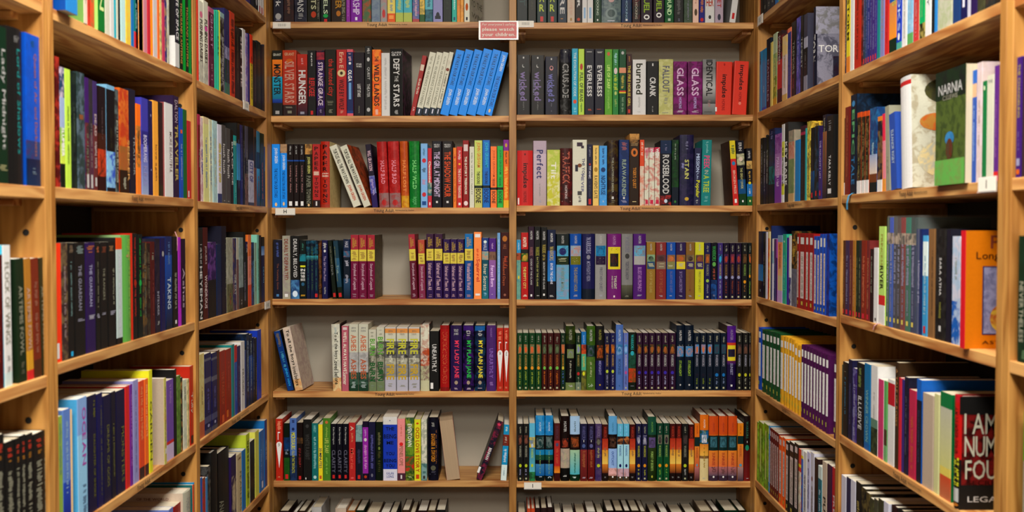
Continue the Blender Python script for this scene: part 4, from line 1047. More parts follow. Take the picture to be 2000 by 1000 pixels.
row('L1', 4, (90, 430, 3.447), [
 '66 104 155 e42 !||b84-97 ddd w4 x-20|orange red book', '106 149 155 433/8755||q20-80 988 w3', '151 189 155 222||q2-8 765 w7;q16-64 799 w2;b94-98 3ad w4', '192 266 150 222 !||q3-10 788 w6;THE GUARDIAN V20-60 889 w3;q66-70 889 w7', '269 334 150 325 !||q3-10 a64 w7;THE GUARDIAN V20-58 99b w3;q66-70 aab w7|purple book', '337 364 150 222||q4-10 a64 w6;q18-60 776 w3;q66-70 99a w7',
 '366 414 150 222||q4-10 743 w6;THE RANGERS v24-54 887 w3;q66-70 99a w7', '417 470 145 222||q4-10 975 w6;q20-60 887 w2 x20;q66-70 99a w7', '474 515 118 d52 C222|11 bcc,94 222|q14-90 dde w2', '518 583 100 6a5 C8a7 ! H||q4-24 9c5 w3 x10;o18-21 a96 w3;q30-88 9c6 w2 x15|green book', '585 614 88 222 Cb32||q4-80 a33 w4;o44-50 a32 w6', '616 652 95 122||q4-80 294 w3;o44-50 2a5 w5', '655 680 150 333/8635||q10-80 776 w4', '682 704 155 322/5544||q10-60 765 w4',
 '706 734 145 522||q12-20 998 w4;q30-80 844 w3', '737 770 125 223/5452||INTRUDER V56-82 99a w4;q88-94 aaa w4', '772 803 120 225||o14-20 aaa w4;q60-80 446 w3', '805 850 110 236|20 25a>123|q6-30 68b w3;TAKING V44-78 bcd w5|blue book with white capitals', '853 890 110 222||q40-80 998 w4;b92-96 ddd w3', '892 909 115 a3b||b80-100 b3c w9', '911 941 125 213/4243||Ashes v34-80 bab w5',
])
row('L1', 5, (90, 690, 3.226), [
 '78 107 395 9b5||q5-50 798 w4|lime green book', '110 158 350 68c|60 35b>228|q10-70 9bd w3|blue book', '160 168 352 ec9', '200 262 278 8ad C5ad !|30 9ce|OCEAN V8-56 a5a w4 x15;q72-96 68a w4 x15|pale blue book with pink and blue capitals', '265 321 262 224 !||q4-20 773 w2 x20;DAUGHTER OF SMOKE v34-88 773 w2 x20', '323 360 250 225 !||q10-90 664 w2 x20', '362 411 262 224 !||DREAMS OF GODS v28-86 774 w3 x10', '413 441 240 223||q30-80 774 w3', '443 500 230 224 !||MONSTERS v36-90 774 w3 x20',
 '502 529 205 c33', '531 547 195 739||q10-80 b7c w4', '549 585 168 99c||q10-90 77a w2|lilac book', '588 621 172 d53|88 433|q6-60 e96 w4', '623 647 160 e73|88 533|q6-60 fb8 w4', '650 672 105 dd3||GARDEN v30-88 553 w6',
 '744 760 155 cc7/c834 Cba9 P5||q10-80 985 w4;b82-88 ddd w4;999 k60-66 ccb w6;998 k86-94 eee w4', '762 806 166 75a|76 c33,80 cbd|q6-30 a8c w3|purple book with red and white foot', '808 824 100 222|', '826 850 140 573/8a55', '852 862 150 333/c955', '864 889 165 ddc/9b94||q10-30 998 w4', '891 904 160 dc9/6635', '907 945 75 b32||Tully v34-60 dcb w6;b88-98 322 w6|red book at the end of the row',
])
row('L1', 6, (240, 800, 5), ['452 496 962 78c', '504 592 912 922 !|20 933|q10-60 c66 w2', '606 680 790 bba Ccba P10 H||q8-90 999 w4;OF THE WORLD c5-8 744 w5', '684 708 726 e64 C377', '711 740 686 28c C28b'])

row('L2', 1, (260, 0, 4.546), [f'{a} {b} m200 {c}||{t}' for a, b, c, t in ((960, 1000, '446', ''), (1003, 1038, '437', 'q60-90 99b w4'), (1040, 1073, '223', 'q50-80 99a w4'), (1075, 1110, '222', 'o80-92 aaa w5'), (1113, 1130, 'ddd', 'b88-98 c33 w5'), (1132, 1150, 'ddd', 'b88-98 c33 w5'), (1152, 1174, 'ddd', 'b88-98 c33 w5'), (1177, 1206, '223', 'b90-97 ecc w6'))])
row('L2', 2, (260, 0, 4.546), [
 '574 582 -5 c43', '584 625 14 ddc|74 ccb/8885|PUSHING DAISIES V22-74 322 w6;o12-20 d79 w6', '627 668 14 ddc|74 ccb/8885|PUSHING DAISIES V22-74 322 w6;o30-36 d5a w6', '674 722 75 b68|6 513/8464|GHOST v8-50 c9b w4;q70-90 b89 w3|plum book', '724 744 95 3ca', '746 764 97 3ca/5d82||EXILE v32-56 143 w5', '766 775 97 dd4', '777 812 118 9bb|6 222/aaa4|q30-90 bbb w4', '815 859 88 336/2242|44 aac/4467,58 244,86 476|q30-90 558 w2|navy book',
 '862 904 112 c42||q8-40 521 w7;q44-96 622 w6|red book with dark red print', '906 948 242 222||q10-80 554 w3', '950 970 262 222||SHE THE V10-80 dcc w6', '973 999 262 ddd', '1001 1019 300 87b/dcd5||q5-60 649 w5', '1022 1038 302 237||', '1041 1063 312 e42|40 dc3|q30-90 332 w4', '1066 1098 368 222||q10-90 555 w4', '1100 1135 372 233||q5-90 554 w4', '1137 1165 410 223||q10-90 355 w2', '1167 1205 412 223||q10-40 446 w2',
])
row('L2', 3, (370, 210, 4.765), [
 '82 104 66 a35|12 722|q40-60 998 w4', '106 129 92 dcc/a575||q34-70 35a w6', '131 184 92 dca/dc64|8 dd9|q24-84 79b w3|cream and yellow striped book', '186 214 112 ddb/9bb4||q20-80 79b w4', '217 262 125 bdd/9bc5||q20-80 cca w3|pale blue book', '264 302 160 dde|88 347|q24-74 dc3 w6', '304 340 165 555||hush hush V24-62 ddd w5;q95-98 aaa w5|grey book with white lettering', '343 384 195 555||hush hush V28-66 ddd w5;q95-98 aaa w5|grey book with white lettering', '386 412 210 222||BLACK ICE V16-74 ddd w5', '414 440 262 2aa|8 9cb,14 299|q70-90 8dd w3',
 '443 474 148 222|25 37b>4ad,70 123|q20-80 68b w2', '476 498 165 336|30 237|q10-80 88a w2', '500 518 165 222||q20-80 887 w3', '520 548 175 556|40 222,60 865/2225|q30-80 998 w3', '550 602 186 222|42 ccd/7793,96 445|CITY OF V44-70 559 w6|black and white book', '604 627 205 643|10 333,50 852|q10-80 332 w3', '629 656 222 48a|28 234,50 5ad>234|q60-90 964 w4', '658 698 242 232/4543||q40-90 b64 w3', '700 722 368 248/38a4|40 124|q40-80 876 w3',
])
row('L2', 4, (370, 420, 4.545), [
 '82 122 130 222||HEYEMAN V40-98 ddd w5;q16-38 bbb w4|black book with wide white capitals', '124 166 110 522 C222||JOUERS v20-40 cbb w4;WONDROUS V52-88 dcc w5|dark red book with white lettering', '168 240 240 325/85a5 !|50 222|q60-90 443 w1|purple sparkled book', '243 284 258 235|', '287 330 98 223||THE GUILD v10-80 776 w2 x30', '333 389 200 998/ccb4 |62 775/3336|q75-90 a64 w2|pale grey painted book', '391 419 205 336/8645||ONE DAY V50-78 ccc w5', '421 440 202 bba|30 755|', '442 480 200 899/bcc4|70 333|q86-94 aaa w3', '482 500 150 222||q40-90 99a w5',
 '502 520 236 325|10 222|q4-16 bbb w6', '522 551 175 e85 Cd73|30 e98,70 d53|q20-60 c63 w3', '554 576 242 234/36a4||q30-80 69b w5', '578 599 246 9ba||q30-80 785 w4', '602 619 175 8cb||q20-80 588 w4', '622 640 180 222/5334', '643 669 195 222|14 37b>9be,28 125|DEATH v46-70 7bd w3',
])
row('L2', 5, (370, 620, 4.168), [
 '84 124 296 cb7/dda4|80 b64|q40-60 875 w2', '127 180 290 225|6 667,9 225,30 667,36 225,78 557,86 225,94 556|q44-74 66a w3;o88-92 aac w3|navy book with grey bands', '184 229 284 225|6 667,9 225,30 667,36 225,78 557,86 225,94 556|q44-74 66a w3;o88-92 aac w3|navy book with grey bands', '231 248 266 532|', '250 294 270 932||THE FACES OF v28-74 c64 w4;b88-98 d63 w4|brick red book', '296 344 255 932||q18-60 b54 w3;b85-95 d73 w3 x-25|brick red book', '346 369 220 288|', '371 390 225 b33|24 25a|q20-80 59c w4', '393 418 230 336/5355||q30-90 779 w3', '421 452 195 ddd||PRODIGY v40-80 776 w4', '454 466 265 347|',
 '462 489 130 123/2475||q10-80 9ab w4', '491 514 135 123/2475|30 25a>123|q10-80 9ab w4', '517 532 160 124|30 247>112|q10-80 889 w4', '534 552 165 222||q40-90 876 w5', '555 586 100 24b||q20-80 46c w2|bright blue book at the end of the row',
])
row('L2', 6, (240, 800, 5), [
 '764 780 660 26b', '782 810 662 b33/3635', '812 831 662 48b', '834 860 545 222/7775||q20-90 665 w4', '880 940 400 222 H ! ||q60-95 443 w2', '948 1052 390 222 H ! C111||ANARCHY v60-98 887 w3 x-30', '1058 1110 445 325||cb9 p30-90 325 w9', '1113 1164 430 cb9 !||q6-9 743 w5;FEARLESS v30-95 776 w3 x20', '1167 1202 390 27b|', '1205 1240 235 bc3 Cbc4||q10-90 341 w5', '1243 1290 300 222 Cddd||q30-96 554 w3 x30', '1293 1332 205 dd6|', '1337 1383 202 27b C37b||q30-80 9be w2 x-20;b84-95 dde w3', '1387 1420 95 248 C27b||q30-60 bcd w3',
])
# ---------------------------------------------------------------- right side
row('R2', 1, (1460, 0, 4.348), [f'{a} {b} m200 {c}||{t}' for a, b, c, t in ((96, 110, 'a42', ''), (112, 135, '222', ''), (137, 165, '222', 'q86-92 998 w4'), (167, 198, '333', 'q86-92 998 w4'), (200, 233, '223', 'q86-92 998 w4'), (236, 262, '27b', ''), (264, 290, '8a5', ''), (292, 330, '433', ''))])
row('R2', 2, (1460, 0, 4.348), [
 '81 100 450 27b||q40-60 136 w3', '102 118 440 28b||q4-22 222 w6', '120 157 420 28b|95 15a|q60-70 acd w2', '159 192 330 123||DAMOCLES V30-90 99a w4', '194 213 360 dc7|', '215 249 285 bca|28 8a7/dc63,60 683/ec54,90 c93|Crooked V34-74 cc8 w5|cream and green book', '251 289 270 322/b334|40 b33,80 222|SOMEWHERE V6-46 cbb w4', '293 335 305 ec7/dcb5|30 dcc,90 ca6|q30-80 ba8 w3|cream book', '338 368 240 e86|6 348|q30-80 77a w3', '371 411 185 222||TREMORS v26-70 998 w4;q76-90 844 w3', '414 446 150 347/76c6||q24-70 99d w4|blue and purple galaxy book', '448 474 135 222||TEMPEST v28-68 bbb w4',
 '477 508 122 445|30 aab,44 222,80 889|q50-70 888 w2', '549 578 68 223 C889/4457 ! H||TORN V34-68 bbb w6 x0;777 k0-34 99a w10;323 k62-100 334 w8 x20;TORN c48-57 ddd w46 x-22|charcoal book showing its stormy grey cover',
])
row('R2', 3, (1460, 210, 4.545), [
 '112 139 272 222||q10-70 99a w3', '141 161 274 223||q20-80 aab w4', '163 186 258 222||q20-70 bbb w4', '188 237 190 224/2475|50 177/1128,74 122|q4-14 88b w4|navy book with teal patch', '240 299 235 849/b8c5|28 a7b>c9c,60 84a|MARA DYER V34-64 ecf w4;q66-76 ecf w4|purple and pink book', '302 326 150 ddd|22 dd6,42 ddd,76 dd4,90 eee|q30-80 443 w5', '328 358 134 333||KEY BARK V24-80 eee w6', '361 411 204 a98/7875|16 c98/b646,40 896/6755,88 ca7|q8-20 bb9 w3;q66-78 998 w2|green and beige painted book', '421 465 288 28c|', '468 508 165 423|8 a35,12 322|q20-90 544 w3', '510 524 185 3aa|',
 '526 557 125 dc5/5427 Cdb4/4328||q30-90 875 w3|yellow leopard print book', '559 590 180 222|60 258>122|q30-70 544 w3;b90-97 c33 w4', '592 628 165 222/2574||q30-70 556 w3;b88-95 c33 w3', '630 662 165 326|20 437|THE NAUGHTY LIST V20-72 bad w4;b88-95 c33 w3', '664 698 66 223|20 964>223|q4-20 998 w3;q30-70 765 w3', '700 762 72 222 C222 !||q6-18 888 w4;TARA KELLY V48-84 ddd w3;b88-94 ddd w5|black book with spaced white capitals',
])
row('R2', 4, (1460, 420, 4.545), [
 '72 135 145 124/1354|50 27b>38c,75 113|q88-92 aab w3|navy book with blue glow', '137 158 160 222||q30-80 887 w4', '160 177 150 dde|', '179 194 146 dc9|10 c43/dc44|', '205 214 95 236|', '216 230 210 ddd|20 9bc,40 dde|', '232 249 212 536|40 447|q30-80 88b w4', '251 263 212 a5a|30 426|', '265 308 180 8ac|10 e96>eb8,60 dc9,82 cad|q10-50 c63 w4|peach book', '310 344 170 2a9/5b75||q8-12 dfe w5;q30-80 7dc w4|teal green book', '347 364 200 429|', '366 385 182 ddd|60 337/ddd5|', '387 436 142 221/a736|50 778/4455|q10-34 ca4 w6|dark book with grey foot',
 *[f'{a} {b} {t} 922||b5-14 ddd w6;b24-86 dcc w6;q27-84 998 w4;b90-95 cb5 w3' for a, b, t in ((438, 458, 162), (461, 511, 165), (514, 544, 166), (547, 584, 168))], *[f'{a} {b} {t} 25b/1132||b5-16 ddd w6;b24-88 dcc w6;q27-84 998 w4;b92-96 cb5 w3' for a, b, t in ((587, 614, 188), (617, 638, 192), (640, 667, 168), (670, 694, 170))], '697 726 165 24a/1136 C15a/0126||',
])
def wim(a, b, t, c, dk): return f'{a} {b} {t} {c}/{dk}2 H||b6-16 ddd w7;b24-78 ddd w7;q27-56 887 w3;q60-76 b99 w3;b86-92 bb5 w3'
wr = []
for a, b, t in ((66, 98, 112),): wr.append(wim(a, b, t, '25b', '113'))
for a, b, t in ((101, 129, 130), (131, 159, 138), (161, 182, 146), (184, 210, 152), (212, 235, 160)): wr.append(wim(a, b, t, '253', '121'))
for a, b, t in ((238, 264, 178), (266, 288, 183), (291, 303, 190), (305, 327, 198), (329, 346, 208), (348, 368, 235), (370, 394, 250)): wr.append(wim(a, b, t, 'da3', 'b62'))
for a, b, t in ((397, 416, 243), (418, 439, 252), (441, 461, 261), (463, 484, 270), (486, 508, 280), (510, 529, 290), (531, 551, 300), (553, 577, 310), (579, 603, 320)): wr.append(wim(a, b, t, '525', '213'))
wr.append(wim(641, 667, 352, '525', '213') .replace(' H', ' H C527'))
row('R2', 5, (1460, 610, 3.845), wr)
row('R2', 6, (1460, 790, 4.76), [
 '57 97 150 8b3/3416||b10-80 dd9 w2', '99 146 165 8b3/3416||b10-80 cd8 w2', '148 192 182 8b3/3416||b10-85 cd8 w2', *[f'{a} {b} {t} {c}||b4-12 dcc w6;b20-84 dcc w6;q24-82 887 w4;b90-95 cb5 w3' for a, b, t, c in ((194, 204, 196, '38b'), (206, 220, 215, '622'), (222, 236, 228, '622'), (238, 254, 242, '622'), (256, 270, 255, '622'), (272, 288, 268, '622'), (290, 320, 298, 'e62'), (322, 350, 308, 'e62'), (352, 382, 342, '222'), (386, 430, 350, '222'), (432, 470, 362, '222'))],
 '472 494 412 c43|20 dc3,24 c43,30 ddc/b755|', '496 514 415 ddd|8 dc3,12 26b|q30-90 b66 w4', '516 548 440 ddd|q30-90 668 w4'.replace('|q', '||q'), '550 580 442 cce||q20-90 668 w4;o8-12 333 w3', '582 616 445 ccd||o28-34 843 w3;q40-90 877 w4', '619 650 498 322|', '653 688 572 cdd|16 278/1455|q30-80 cde w4', '692 736 532 cba C222||PUGS OF V40-96 221 w5', '740 780 560 424|', '784 820 590 b23||FRESHMAN V30-96 dcc w4',
])
row('R1', 2, (1620, 0, 5.263), [
 '122 146 m195 222||LIVING LIES V40-90 cbb w5', '148 172 m200 235|', '175 213 m195 dc3|80 d83|STORM V10-60 331 w6', '215 252 m200 ddd|', '255 325 m205 b32||q20-90 832 w3|red book beside the blue series', '327 346 m195 522/a544', *[f'{a} {b} m190 {c}||q20-85 {tc} w5;b92-98 c44 w5' for a, b, c, tc in ((348, 370, '345', '77a'), (372, 392, '347', '77a'), (394, 416, '337', '88b'), (418, 442, '437', '77a'), (444, 466, '437', '88b'), (468, 490, '438', '77a'))], '492 521 m195 288|', '524 566 m195 88b||q20-80 a98 w3|lilac book', '569 611 m195 c33||q20-90 a22 w2|red book', '614 690 m195 25a/4692|45 c85>e93/b422,85 132|ATLANTIS v10-50 bc6 w5 x20|blue and orange book', '693 744 m195 24b|92 5a9|BOOKS v10-80 bce w5;o82-90 eee w4|royal blue book', '747 799 m190 ddd||q30-90 999 w2|white book', '801 861 m195 8bd/bde4|88 6a6|q20-80 acd w3|pale blue book',
 '864 922 m195 ccb|55 b44>c44|q60-95 c88 w3|pale and red book', '926 984 m195 cb6/2224|38 1a6,84 221/cb65|q40-80 6b7 w3|green banded book', '987 1049 m195 ddd||INFINITY v20-70 223 w3|white book with black capitals', '1052 1082 m195 223|40 222|', '1084 1109 m190 38c|', '1113 1266 m195 bba/9a75 !||q20-40 998 w3|wide white floral book', '1270 1350 m190 247/3473||C V60-72 79a w4|blue book', '1353 1420 m190 225||b80-88 dde w3|navy book with white mark', '1424 1452 m190 bbc|', '1455 1520 m190 325|', '1524 1600 m190 443/6644', '1604 1700 m190 333/5434',
])
row('R1', 3, (1620, 100, 3.334), [
 '79 97 440 432|70 222,84 ddd|q10-60 875 w3', '100 132 364 722||q10-80 a64 w2', '135 176 284 123 C123/2464||o6-12 48b w5;EPIC V15-60 6a7 w4;TALE V62-90 37a w5|black book with blue and green capitals', *[f'{a} {b} {t} c52|6 221/8644,84 ddd|q14-50 985 w3;q54-80 885 w3' for a, b, t in ((178, 205, 400), (207, 231, 395), (233, 256, 390))], '259 308 370 247/38b4|55 9ac>dcb,78 742,88 122|q40-56 acd w3|blue book with pale flames', '311 344 425 d83|6 223/a744,84 ddd|q20-70 775 w3', '350 368 405 d35 L-8|35 d89,84 d94|', '370 398 352 998 L-12||q60-80 887 w3', '404 446 392 35a L-22||ELEANOR RIGBY v22-66 bcd w4|blue leaning book',
 '462 532 158 ccc Cccb/9865 H ! L-18|4 b33,8 ddd|443 K3-26 553 w6;dc9 K58-92 bba w8;c63 K34-50 b84 w5 x-12|cream floral book showing its painted cover', '727 737 150 432 C563/2325 ! Y90 T24 D124||222 k0-25 232 w100;NARNIA c12-21 bbb w80;C.S.LEWIS c22-26 998 w50;795 k78-100 6a5 w100;48b K54-66 37a w30;632 K60-78 543 w24|dark green book showing its forest cover', '928 955 125 26b|12 ca8,24 25a|q30-80 8ad w3', '957 992 75 cbb/dcd4||q30-70 988 w2', '994 1020 195 174||b5-9 dec w3', '1022 1068 155 ccb||THE h4-8 999 w6|white book', '1070 1099 95 638|92 c33|q30-80 96a w3',
])
row('R1', 4, (1620, 400, 3.334), [
 *[f'{a} {b} 232 {c}||q20-85 {tc} w4;b92-98 c34 w5' for a, b, c, tc in ((49, 73, '232', '675'), (75, 99, '532', '965'), (102, 126, '435', '88a'), (128, 148, '633', 'a76'), (150, 169, 'a73', 'c96'), (171, 187, '232', '775'), (189, 204, '333', '886'), (206, 238, '832', 'c75'), (240, 261, '733', 'b75'))], '263 283 288 322||q10-60 887 w4', '287 316 280 ddd||b93-97 333 w3', '319 361 140 bd7|70 c33,80 ddd|PRINCESS v8-40 a94 w3;RIVER V40-64 332 w5|lime book with red and white foot',
 *[f'{a} {b} {t} {c2}|14 a98/3338,24 {c}|q24-60 99b w5;q64-88 88a w3;b91-95 dc5 w4' for a, b, t, c, c2 in ((370, 387, 82, '253', '343'), (389, 412, 82, '25a', '35b'), (414, 437, 82, '334', '555'), (439, 461, 82, '322', '544'), (463, 491, 82, '722', '822'), (493, 526, 82, '265', '276'), (528, 558, 82, '125', '344'))], '562 602 157 236||q30-70 99b w3', '605 638 200 5ad|6 dee,40 49c|q20-80 acd w4;b90-97 c33 w4', '641 682 157 864||q20-80 543 w2 x20|tan book', '688 758 155 222/4443 !||SARA ATHA V26-60 ccc w2;q66-80 884 w2;b87-92 ccc w2|thick black book', '760 788 160 223|', '796 850 205 ccd/8bd5|60 26b/cde6|q20-40 9aa w3|white and blue book', '852 884 168 c23 Cc71 P14 !||PIPPI c4-15 843 w50 x4;Long c18-26 311 w27 x-24;stocking c18-26 311 w45 x18;225 k30-88 225 w76 x8;99b k31-87 779 w73 x8;a53 K62-86 ca4 w30 x-6;442 K34-54 533 w22 x4;ASTRID c93-96 311 w40 x-10|orange book with red spine and framed picture',
])
row('R1', 5, (1620, 680, 3.126), [
 '57 77 95 144|', '80 112 85 222||q20-70 48a w2;q4-14 887 w4', '114 138 70 224||q30-80 558 w3', '140 163 122 437/99c4||q20-90 aac w4', '165 207 90 222/3343||ILLUSIVE V40-80 ccc w5;q6-30 895 w4|black book with white capitals', '211 248 95 27a|92 16a|WINNER CROWN v30-90 8bb w4|teal book', '251 293 105 ddd|60 687,70 232/5646|q30-60 bbb w2|white and dark green book', '296 328 190 c47 Cddd|', '331 349 200 6a6|60 543,80 7a7|', '354 396 192 ddd|4 b23,30 ddd||white book with red top', '399 420 85 432||A TALE OF ROSES v6-60 b85 w5', '422 438 180 c34|', '440 452 190 437|', '455 478 175 223/3353||q20-80 667 w3', '483 526 255 b35||q30-90 c64 w3|deep pink book',
 '530 560 190 26b|20 223|q30-80 446 w3', '566 634 280 ba9 !|||beige book', '637 668 280 cc9|', '672 742 272 174 !|14 bba>cc8,70 dc6,78 c53>b75||green, cream and red book', '749 792 285 b23 C722/2118 H ! P6|6 b22,56 222|I AM NUMBER FOUR v8-52 511 w5;THE LOST FILES V55-80 cc3 w7;b82-94 bbb w7;o95-98 b73 w7;222 k0-16 222 w10;222 k78-100 222 w10;I AM c15-33 bba w37 x-26;NUM c35-53 bba w36 x-26;BER c35-53 bba w36 x14;FOU c56-73 bba w36 x-25;R c56-73 bba w11 x4;SECRET c74-78 311 w40 x-20;LEGACIES c88-93 bbb w60 x-10|black and red book with tall block capitals',
])
row('R1', 6, (1630, 880, 7.407), [
 '92 162 365 ccd||ALL V46-76 b44 w5', '166 224 390 335|', '226 298 430 ccd||THE V50-80 b44 w5', '302 378 455 222||q20-80 ba6 w4', '382 438 535 222/8744', '442 500 605 222/8744', '504 560 690 443/7743', '562 620 700 554/3335', '625 690 700 443', '702 776 745 ccd||q40-90 b88 w3', '790 870 800 322 H||', '880 960 850 222 H'])
row('R0', 3, (1920, 0, 2.5), ['143 188 282 427 !||THE CHANGELING V6-50 a95 w4;q62-78 87a w2;b84-90 99b w6;b93-97 c62 w6|purple book with gold lettering', '190 262 272 433'])
row('R0', 4, (1920, 380, 2.5), ['168 236 202 132/2433 !||NEVERTHELESS V36-84 998 w3 x-20;q90-96 686 w3|dark green book with white lettering'])
row('R0', 5, (1920, 700, 3.3375), ['258 320 352 2a3|36 998,86 2a3||'])

# the label code counts shelves from the top of what each bookcase shows
for b_ in PICK: b_['vis'] = b_['shelf'] - (1 if b_['case'] in ('L0', 'L1', 'R0', 'R1') else 0)
# rows that were entered in two runs count on
for cs, sf in {(b_['case'], b_['shelf']) for b_ in PICK}:
    rw = sorted([b_ for b_ in PICK if b_['case'] == cs and b_['shelf'] == sf], key=lambda b_: b_['x0'])
    for i, b_ in enumerate(rw): b_['i'], b_['n'] = i, len(rw)
build_books()

# ================================================================== labels on the shelves, tags, sign
def shelf_print(case, idx, px0, px1, s1='Young Adult', s2='Alphabetical by Author'):
    """lettering stuck on a shelf's front edge"""
    sh, z = SH[(case, idx)]
    Mw = parent_world(sh).inverted()
    if case[0] == 'C':
        ua, ub = on_y(px0, 443, YF).x, on_y(px1, 443, YF).x
        R = Matrix.Translation(((ua + ub) / 2, YF - 0.0007, z - 0.0105))
    else:
        s = -1 if case[0] == 'L' else 1
        a, b_ = on_x(px0, 443, s * W).y, on_x(px1, 443, s * W).y
        ua, ub = (a, b_) if s < 0 else (-a, -b_)
        R = Matrix.Translation((s * (W - 0.0007), (a + b_) / 2, z - 0.0105)) @ Matrix.Rotation(math.pi / 2 if s < 0 else -math.pi / 2, 4, 'Z')
    L = ub - ua; V, Fc = [], []
    for s, x0, x1, hh, zc in ((s1, 0.0, 0.50, 0.0145, -0.0005), (s2, 0.53, 1.0, 0.0062, 0.0012)):
        v, f, _ = text_vf(s, 0)
        k = len(V)
        V += [tuple(Mw @ R @ Vector((-L / 2 + L * (x0 + x * (x1 - x0)), 0, zc + (y - .5) * hh))) for x, y in v]
        Fc += [tuple(i + k for i in q) for q in f]
    mesh_obj('shelf_lettering', V, Fc, M_INK, sh)
for a in (('CL', 1, 718, 797), ('CL', 3, 730, 809), ('CL', 5, 731, 808), ('CR', 1, 1211, 1292), ('CR', 3, 1211, 1290), ('CR', 5, 1215, 1293),
          ('L1', 3, 258, 302), ('L2', 3, 460, 486), ('L1', 5, 262, 312), ('L2', 5, 449, 483), ('R2', 3, 1537, 1566), ('R1', 3, 1756, 1811), ('R2', 5, 1530, 1547), ('R1', 5, 1750, 1806)):
    shelf_print(*a)

def shelf_tag(case, px0, px1, py0, py1, kind, label):
    """a small white card in a clear clip on a shelf's front edge"""
    if case[0] == 'C':
        a, b_ = on_y(px0, py0, YF - 0.004), on_y(px1, py1, YF - 0.004)
        c = (a + b_) / 2; L = b_.x - a.x; Hh = a.z - b_.z; rz = 0
    else:
        s = -1 if case[0] == 'L' else 1
        a, b_ = on_x(px0, (py0 + py1) / 2, s * (W - 0.004)), on_x(px1, (py0 + py1) / 2, s * (W - 0.004))
        c = (a + b_) / 2; L = abs(a.y - b_.y); rz = math.pi / 2 if s < 0 else -math.pi / 2
        t0, t1 = on_x((px0 + px1) / 2, py0, s * (W - 0.004)), on_x((px0 + px1) / 2, py1, s * (W - 0.004)); Hh = t0.z - t1.z
    e = empty('shelf_tag', (c.x, c.y, c.z + EYE), rz); tag(e, label, 'shelf tag', 'white tags on the shelf edges')
    v, f = box_vf(-L / 2, L / 2, -0.0006, 0.0006, -Hh / 2, Hh / 2); mesh_obj('tag_card', v, f, M_WHITE, e)
    # clip: back plate with a rolled lip along the lower edge
    V, Fc = [], []
    for bx in ((-L / 2 - .001, L / 2 + .001, 0.0009, 0.0022, -Hh / 2 - .001, Hh / 2 + .001), (-L / 2 - .001, L / 2 + .001, -0.0016, 0.0009, -Hh / 2 - .0022, -Hh / 2 - .0004)):
        v, f = box_vf(*bx); k = len(V); V += v; Fc += [tuple(i + k for i in q) for q in f]
    mesh_obj('tag_clip', V, Fc, M_ACR, e)
    if kind == 'bars':
        V, Fc, x = [], [], -L * 0.2
        rr = random.Random(int(px0))
        while x < L * 0.25:
            wv = rr.uniform(0.0006, 0.0016)
            v, f = box_vf(x, x + wv, -0.0009, -0.0006, -Hh * 0.25, Hh * 0.25); k = len(V); V += v; Fc += [tuple(i + k for i in q) for q in f]
            x += wv + rr.uniform(0.0008, 0.0018)
        mesh_obj('bar_code', V, Fc, plain_grey, e)
    else:
        flat_text('tag_letter', kind, Hh * (0.5 if kind != 'I' else 0.12), Hh * 0.62, M_INK, e, Matrix.Translation((0, -0.0009, 0)), 1)
plain_grey = plain('grey_print', '8a8a88', 0.6)
shelf_tag('CL', 533, 567, 43.5, 54.5, 'bars', 'white barcode tag under the black books, top shelf, back bookcase left bay')
shelf_tag('CR', 1009, 1042, 41, 51.5, 'bars', 'white barcode tag beside the pink safety sign')
shelf_tag('CL', 538, 576, 407, 419, 'H', 'white shelf tag lettered H under the bright blue books')
shelf_tag('CR', 1024, 1057, 943, 954.5, 'I', 'white shelf tag lettered I on the sixth shelf')
shelf_tag('L2', 476, 486, 198, 214, 'bars', 'white tag on the left corner bookcase, upper shelf edge')
shelf_tag('L2', 518, 527.5, 588.5, 602, 'bars', 'white square tag at the end of the left corner shelf')
shelf_tag('R2', 1480, 1489, 30, 47, 'bars', 'white barcode tag high on the right corner bookcase')
shelf_tag('R1', 1911, 1944, 346, 373, 'I', 'white shelf tag under the green and white books at right')

# ---- safety sign in a clear holder on the middle post
a, b_ = on_y(935, 41, YF - 0.012), on_y(1012.5, 77.5, YF - 0.012)
c = (a + b_) / 2; L = b_.x - a.x; Hh = a.z - b_.z
e = empty('safety_sign', (c.x, c.y, c.z + EYE)); tag(e, 'pink safety sign with white lettering in clear holder on the middle post', 'sign')
v, f = box_vf(-L / 2 + .006, L / 2 - .006, -0.0008, 0.0008, -Hh / 2 + .004, Hh / 2 - .004); card = mesh_obj('sign_card', v, f, M_PINK, e)
V, Fc = [], []
for bx in ((-L / 2, L / 2, 0.0012, 0.0026, -Hh / 2, Hh / 2), (-L / 2, L / 2, -0.003, -0.0018, -Hh / 2, -Hh / 2 + .004), (-L / 2, L / 2, -0.003, -0.0018, Hh / 2 - .003, Hh / 2),
           (-L / 2, -L / 2 + .005, -0.003, -0.0018, -Hh / 2 + .004, Hh / 2 - .003), (L / 2 - .005, L / 2, -0.003, -0.0018, -Hh / 2 + .004, Hh / 2 - .003), (-L * 0.32, L * 0.4, 0.0026, 0.0112, Hh / 2 - 0.006, Hh / 2 - 0.003)):
    v, f = box_vf(*bx); k = len(V); V += v; Fc += [tuple(i + k for i in q) for q in f]
mesh_obj('sign_holder', V, Fc, M_ACR, e)
for s, x, z, ww, hh, bo, sh_ in (("For everyone's safety,", 0.0, 0.30, 0.84, 0.17, 0, 0.3), ('please watch', -0.01, 0.03, 0.80, 0.24, 1, 0), ('your children.', 0.0, -0.25, 0.84, 0.24, 1, 0)):
    flat_text('sign_lettering', s, L * ww, Hh * hh, M_WHITE, card, Matrix.Translation((x * L, -0.0012, z * Hh)), bo, sh_)

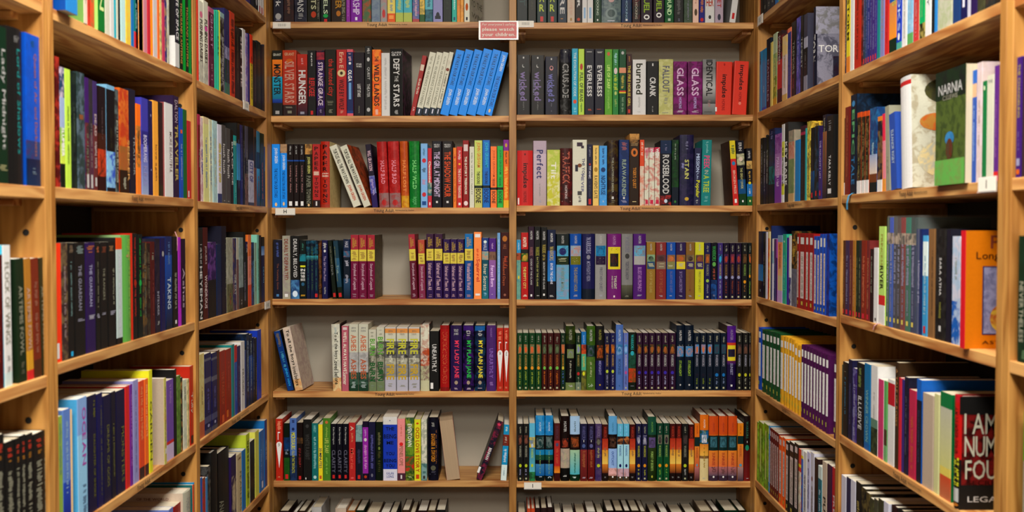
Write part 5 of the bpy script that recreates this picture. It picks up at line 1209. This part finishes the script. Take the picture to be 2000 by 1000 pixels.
# ---- bookmark ribbons
def ribbon(name, pts, wd, mat, label):
    """a strip through world points, wd wide along Y"""
    V, Fc = [], []
    for (x, y, z) in pts:
        V += [(x, y - wd / 2, z), (x, y + wd / 2, z), (x + 0.0004, y + wd / 2, z + 0.0004), (x + 0.0004, y - wd / 2, z + 0.0004)]
    for k in range(len(pts) - 1):
        for i in range(4):
            j = (i + 1) % 4; Fc.append((4 * k + i, 4 * k + j, 4 * k + 4 + j, 4 * k + 4 + i))
    Fc += [(0, 1, 2, 3), tuple(range(len(V) - 4, len(V)))]
    o = mesh_obj(name, V, Fc, mat); tag(o, label, 'ribbon'); return o
z3 = SH[('R1', 3)][1]
y0 = on_x(1662, 385, W).y
ribbon('bookmark_ribbon', [(W + .02, y0, z3 + .001), (W + .004, y0 + .002, z3 + .0025), (W - .004, y0 + .004, z3 - .003), (W - .006, y0 + .010, z3 - .02), (W - .003, y0 + .018, z3 - .036)], 0.011, M_RIB, 'bright blue bookmark ribbon hanging over a right shelf edge')
z4 = SH[('R1', 4)][1]
y0 = on_x(1714, 640, W).y
ribbon('bookmark_ribbon', [(W + .014, y0, z4 + .001), (W + .002, y0 + .004, z4 + .002), (W - .003, y0 + .012, z4 - .004), (W - .002, y0 + .022, z4 - .014)], 0.005, M_RIB2, 'pale pink bookmark ribbon hanging below the lime book')
z5 = SH[('L1', 4)][1]
y0 = on_x(350, 475, -W).y
ribbon('bookmark_ribbon', [(-W - .010, y0, EYE - .012), (-W - .004, y0 - .002, EYE - .025), (-W - .003, y0 - .005, EYE - .045), (-W - .006, y0 + .002, EYE - .058), (-W - .008, y0 + .004, EYE - .035)], 0.004, M_RIB2, 'pink looped ribbon over the dark books at left')

# ---- clear plastic case round the boxed set on the right
xa, xb = W + 0.0035, W + 0.166
ya, yb = on_x(1620 + 566 / 3.334, 520, W).y, on_x(1620 + 366 / 3.334, 520, W).y
za, zb = SH[('R1', 4)][1] + 0.0004, on_x(1765, 400 + 70 / 3.334, W).z + EYE
V, Fc = [], []
th = 0.0008
for bx in ((xa, xa + th, ya, yb, za, zb), (xa, xb, ya, ya + th, za, zb), (xa, xb, yb - th, yb, za, zb), (xa, xb, ya, yb, zb - th, zb)):
    v, f = box_vf(*bx); k = len(V); V += v; Fc += [tuple(i + k for i in q) for q in f]
m, nt, bs, N, Lk = new_mat('clear_film')
bs.inputs['Base Color'].default_value = (0.9, 0.93, 0.93, 1); bs.inputs['Roughness'].default_value = 0.08; bs.inputs['Alpha'].default_value = 0.03
o = mesh_obj('slipcase', V, Fc, m)
tag(o, 'clear plastic slipcase around a boxed set beside the lime book', 'slipcase')
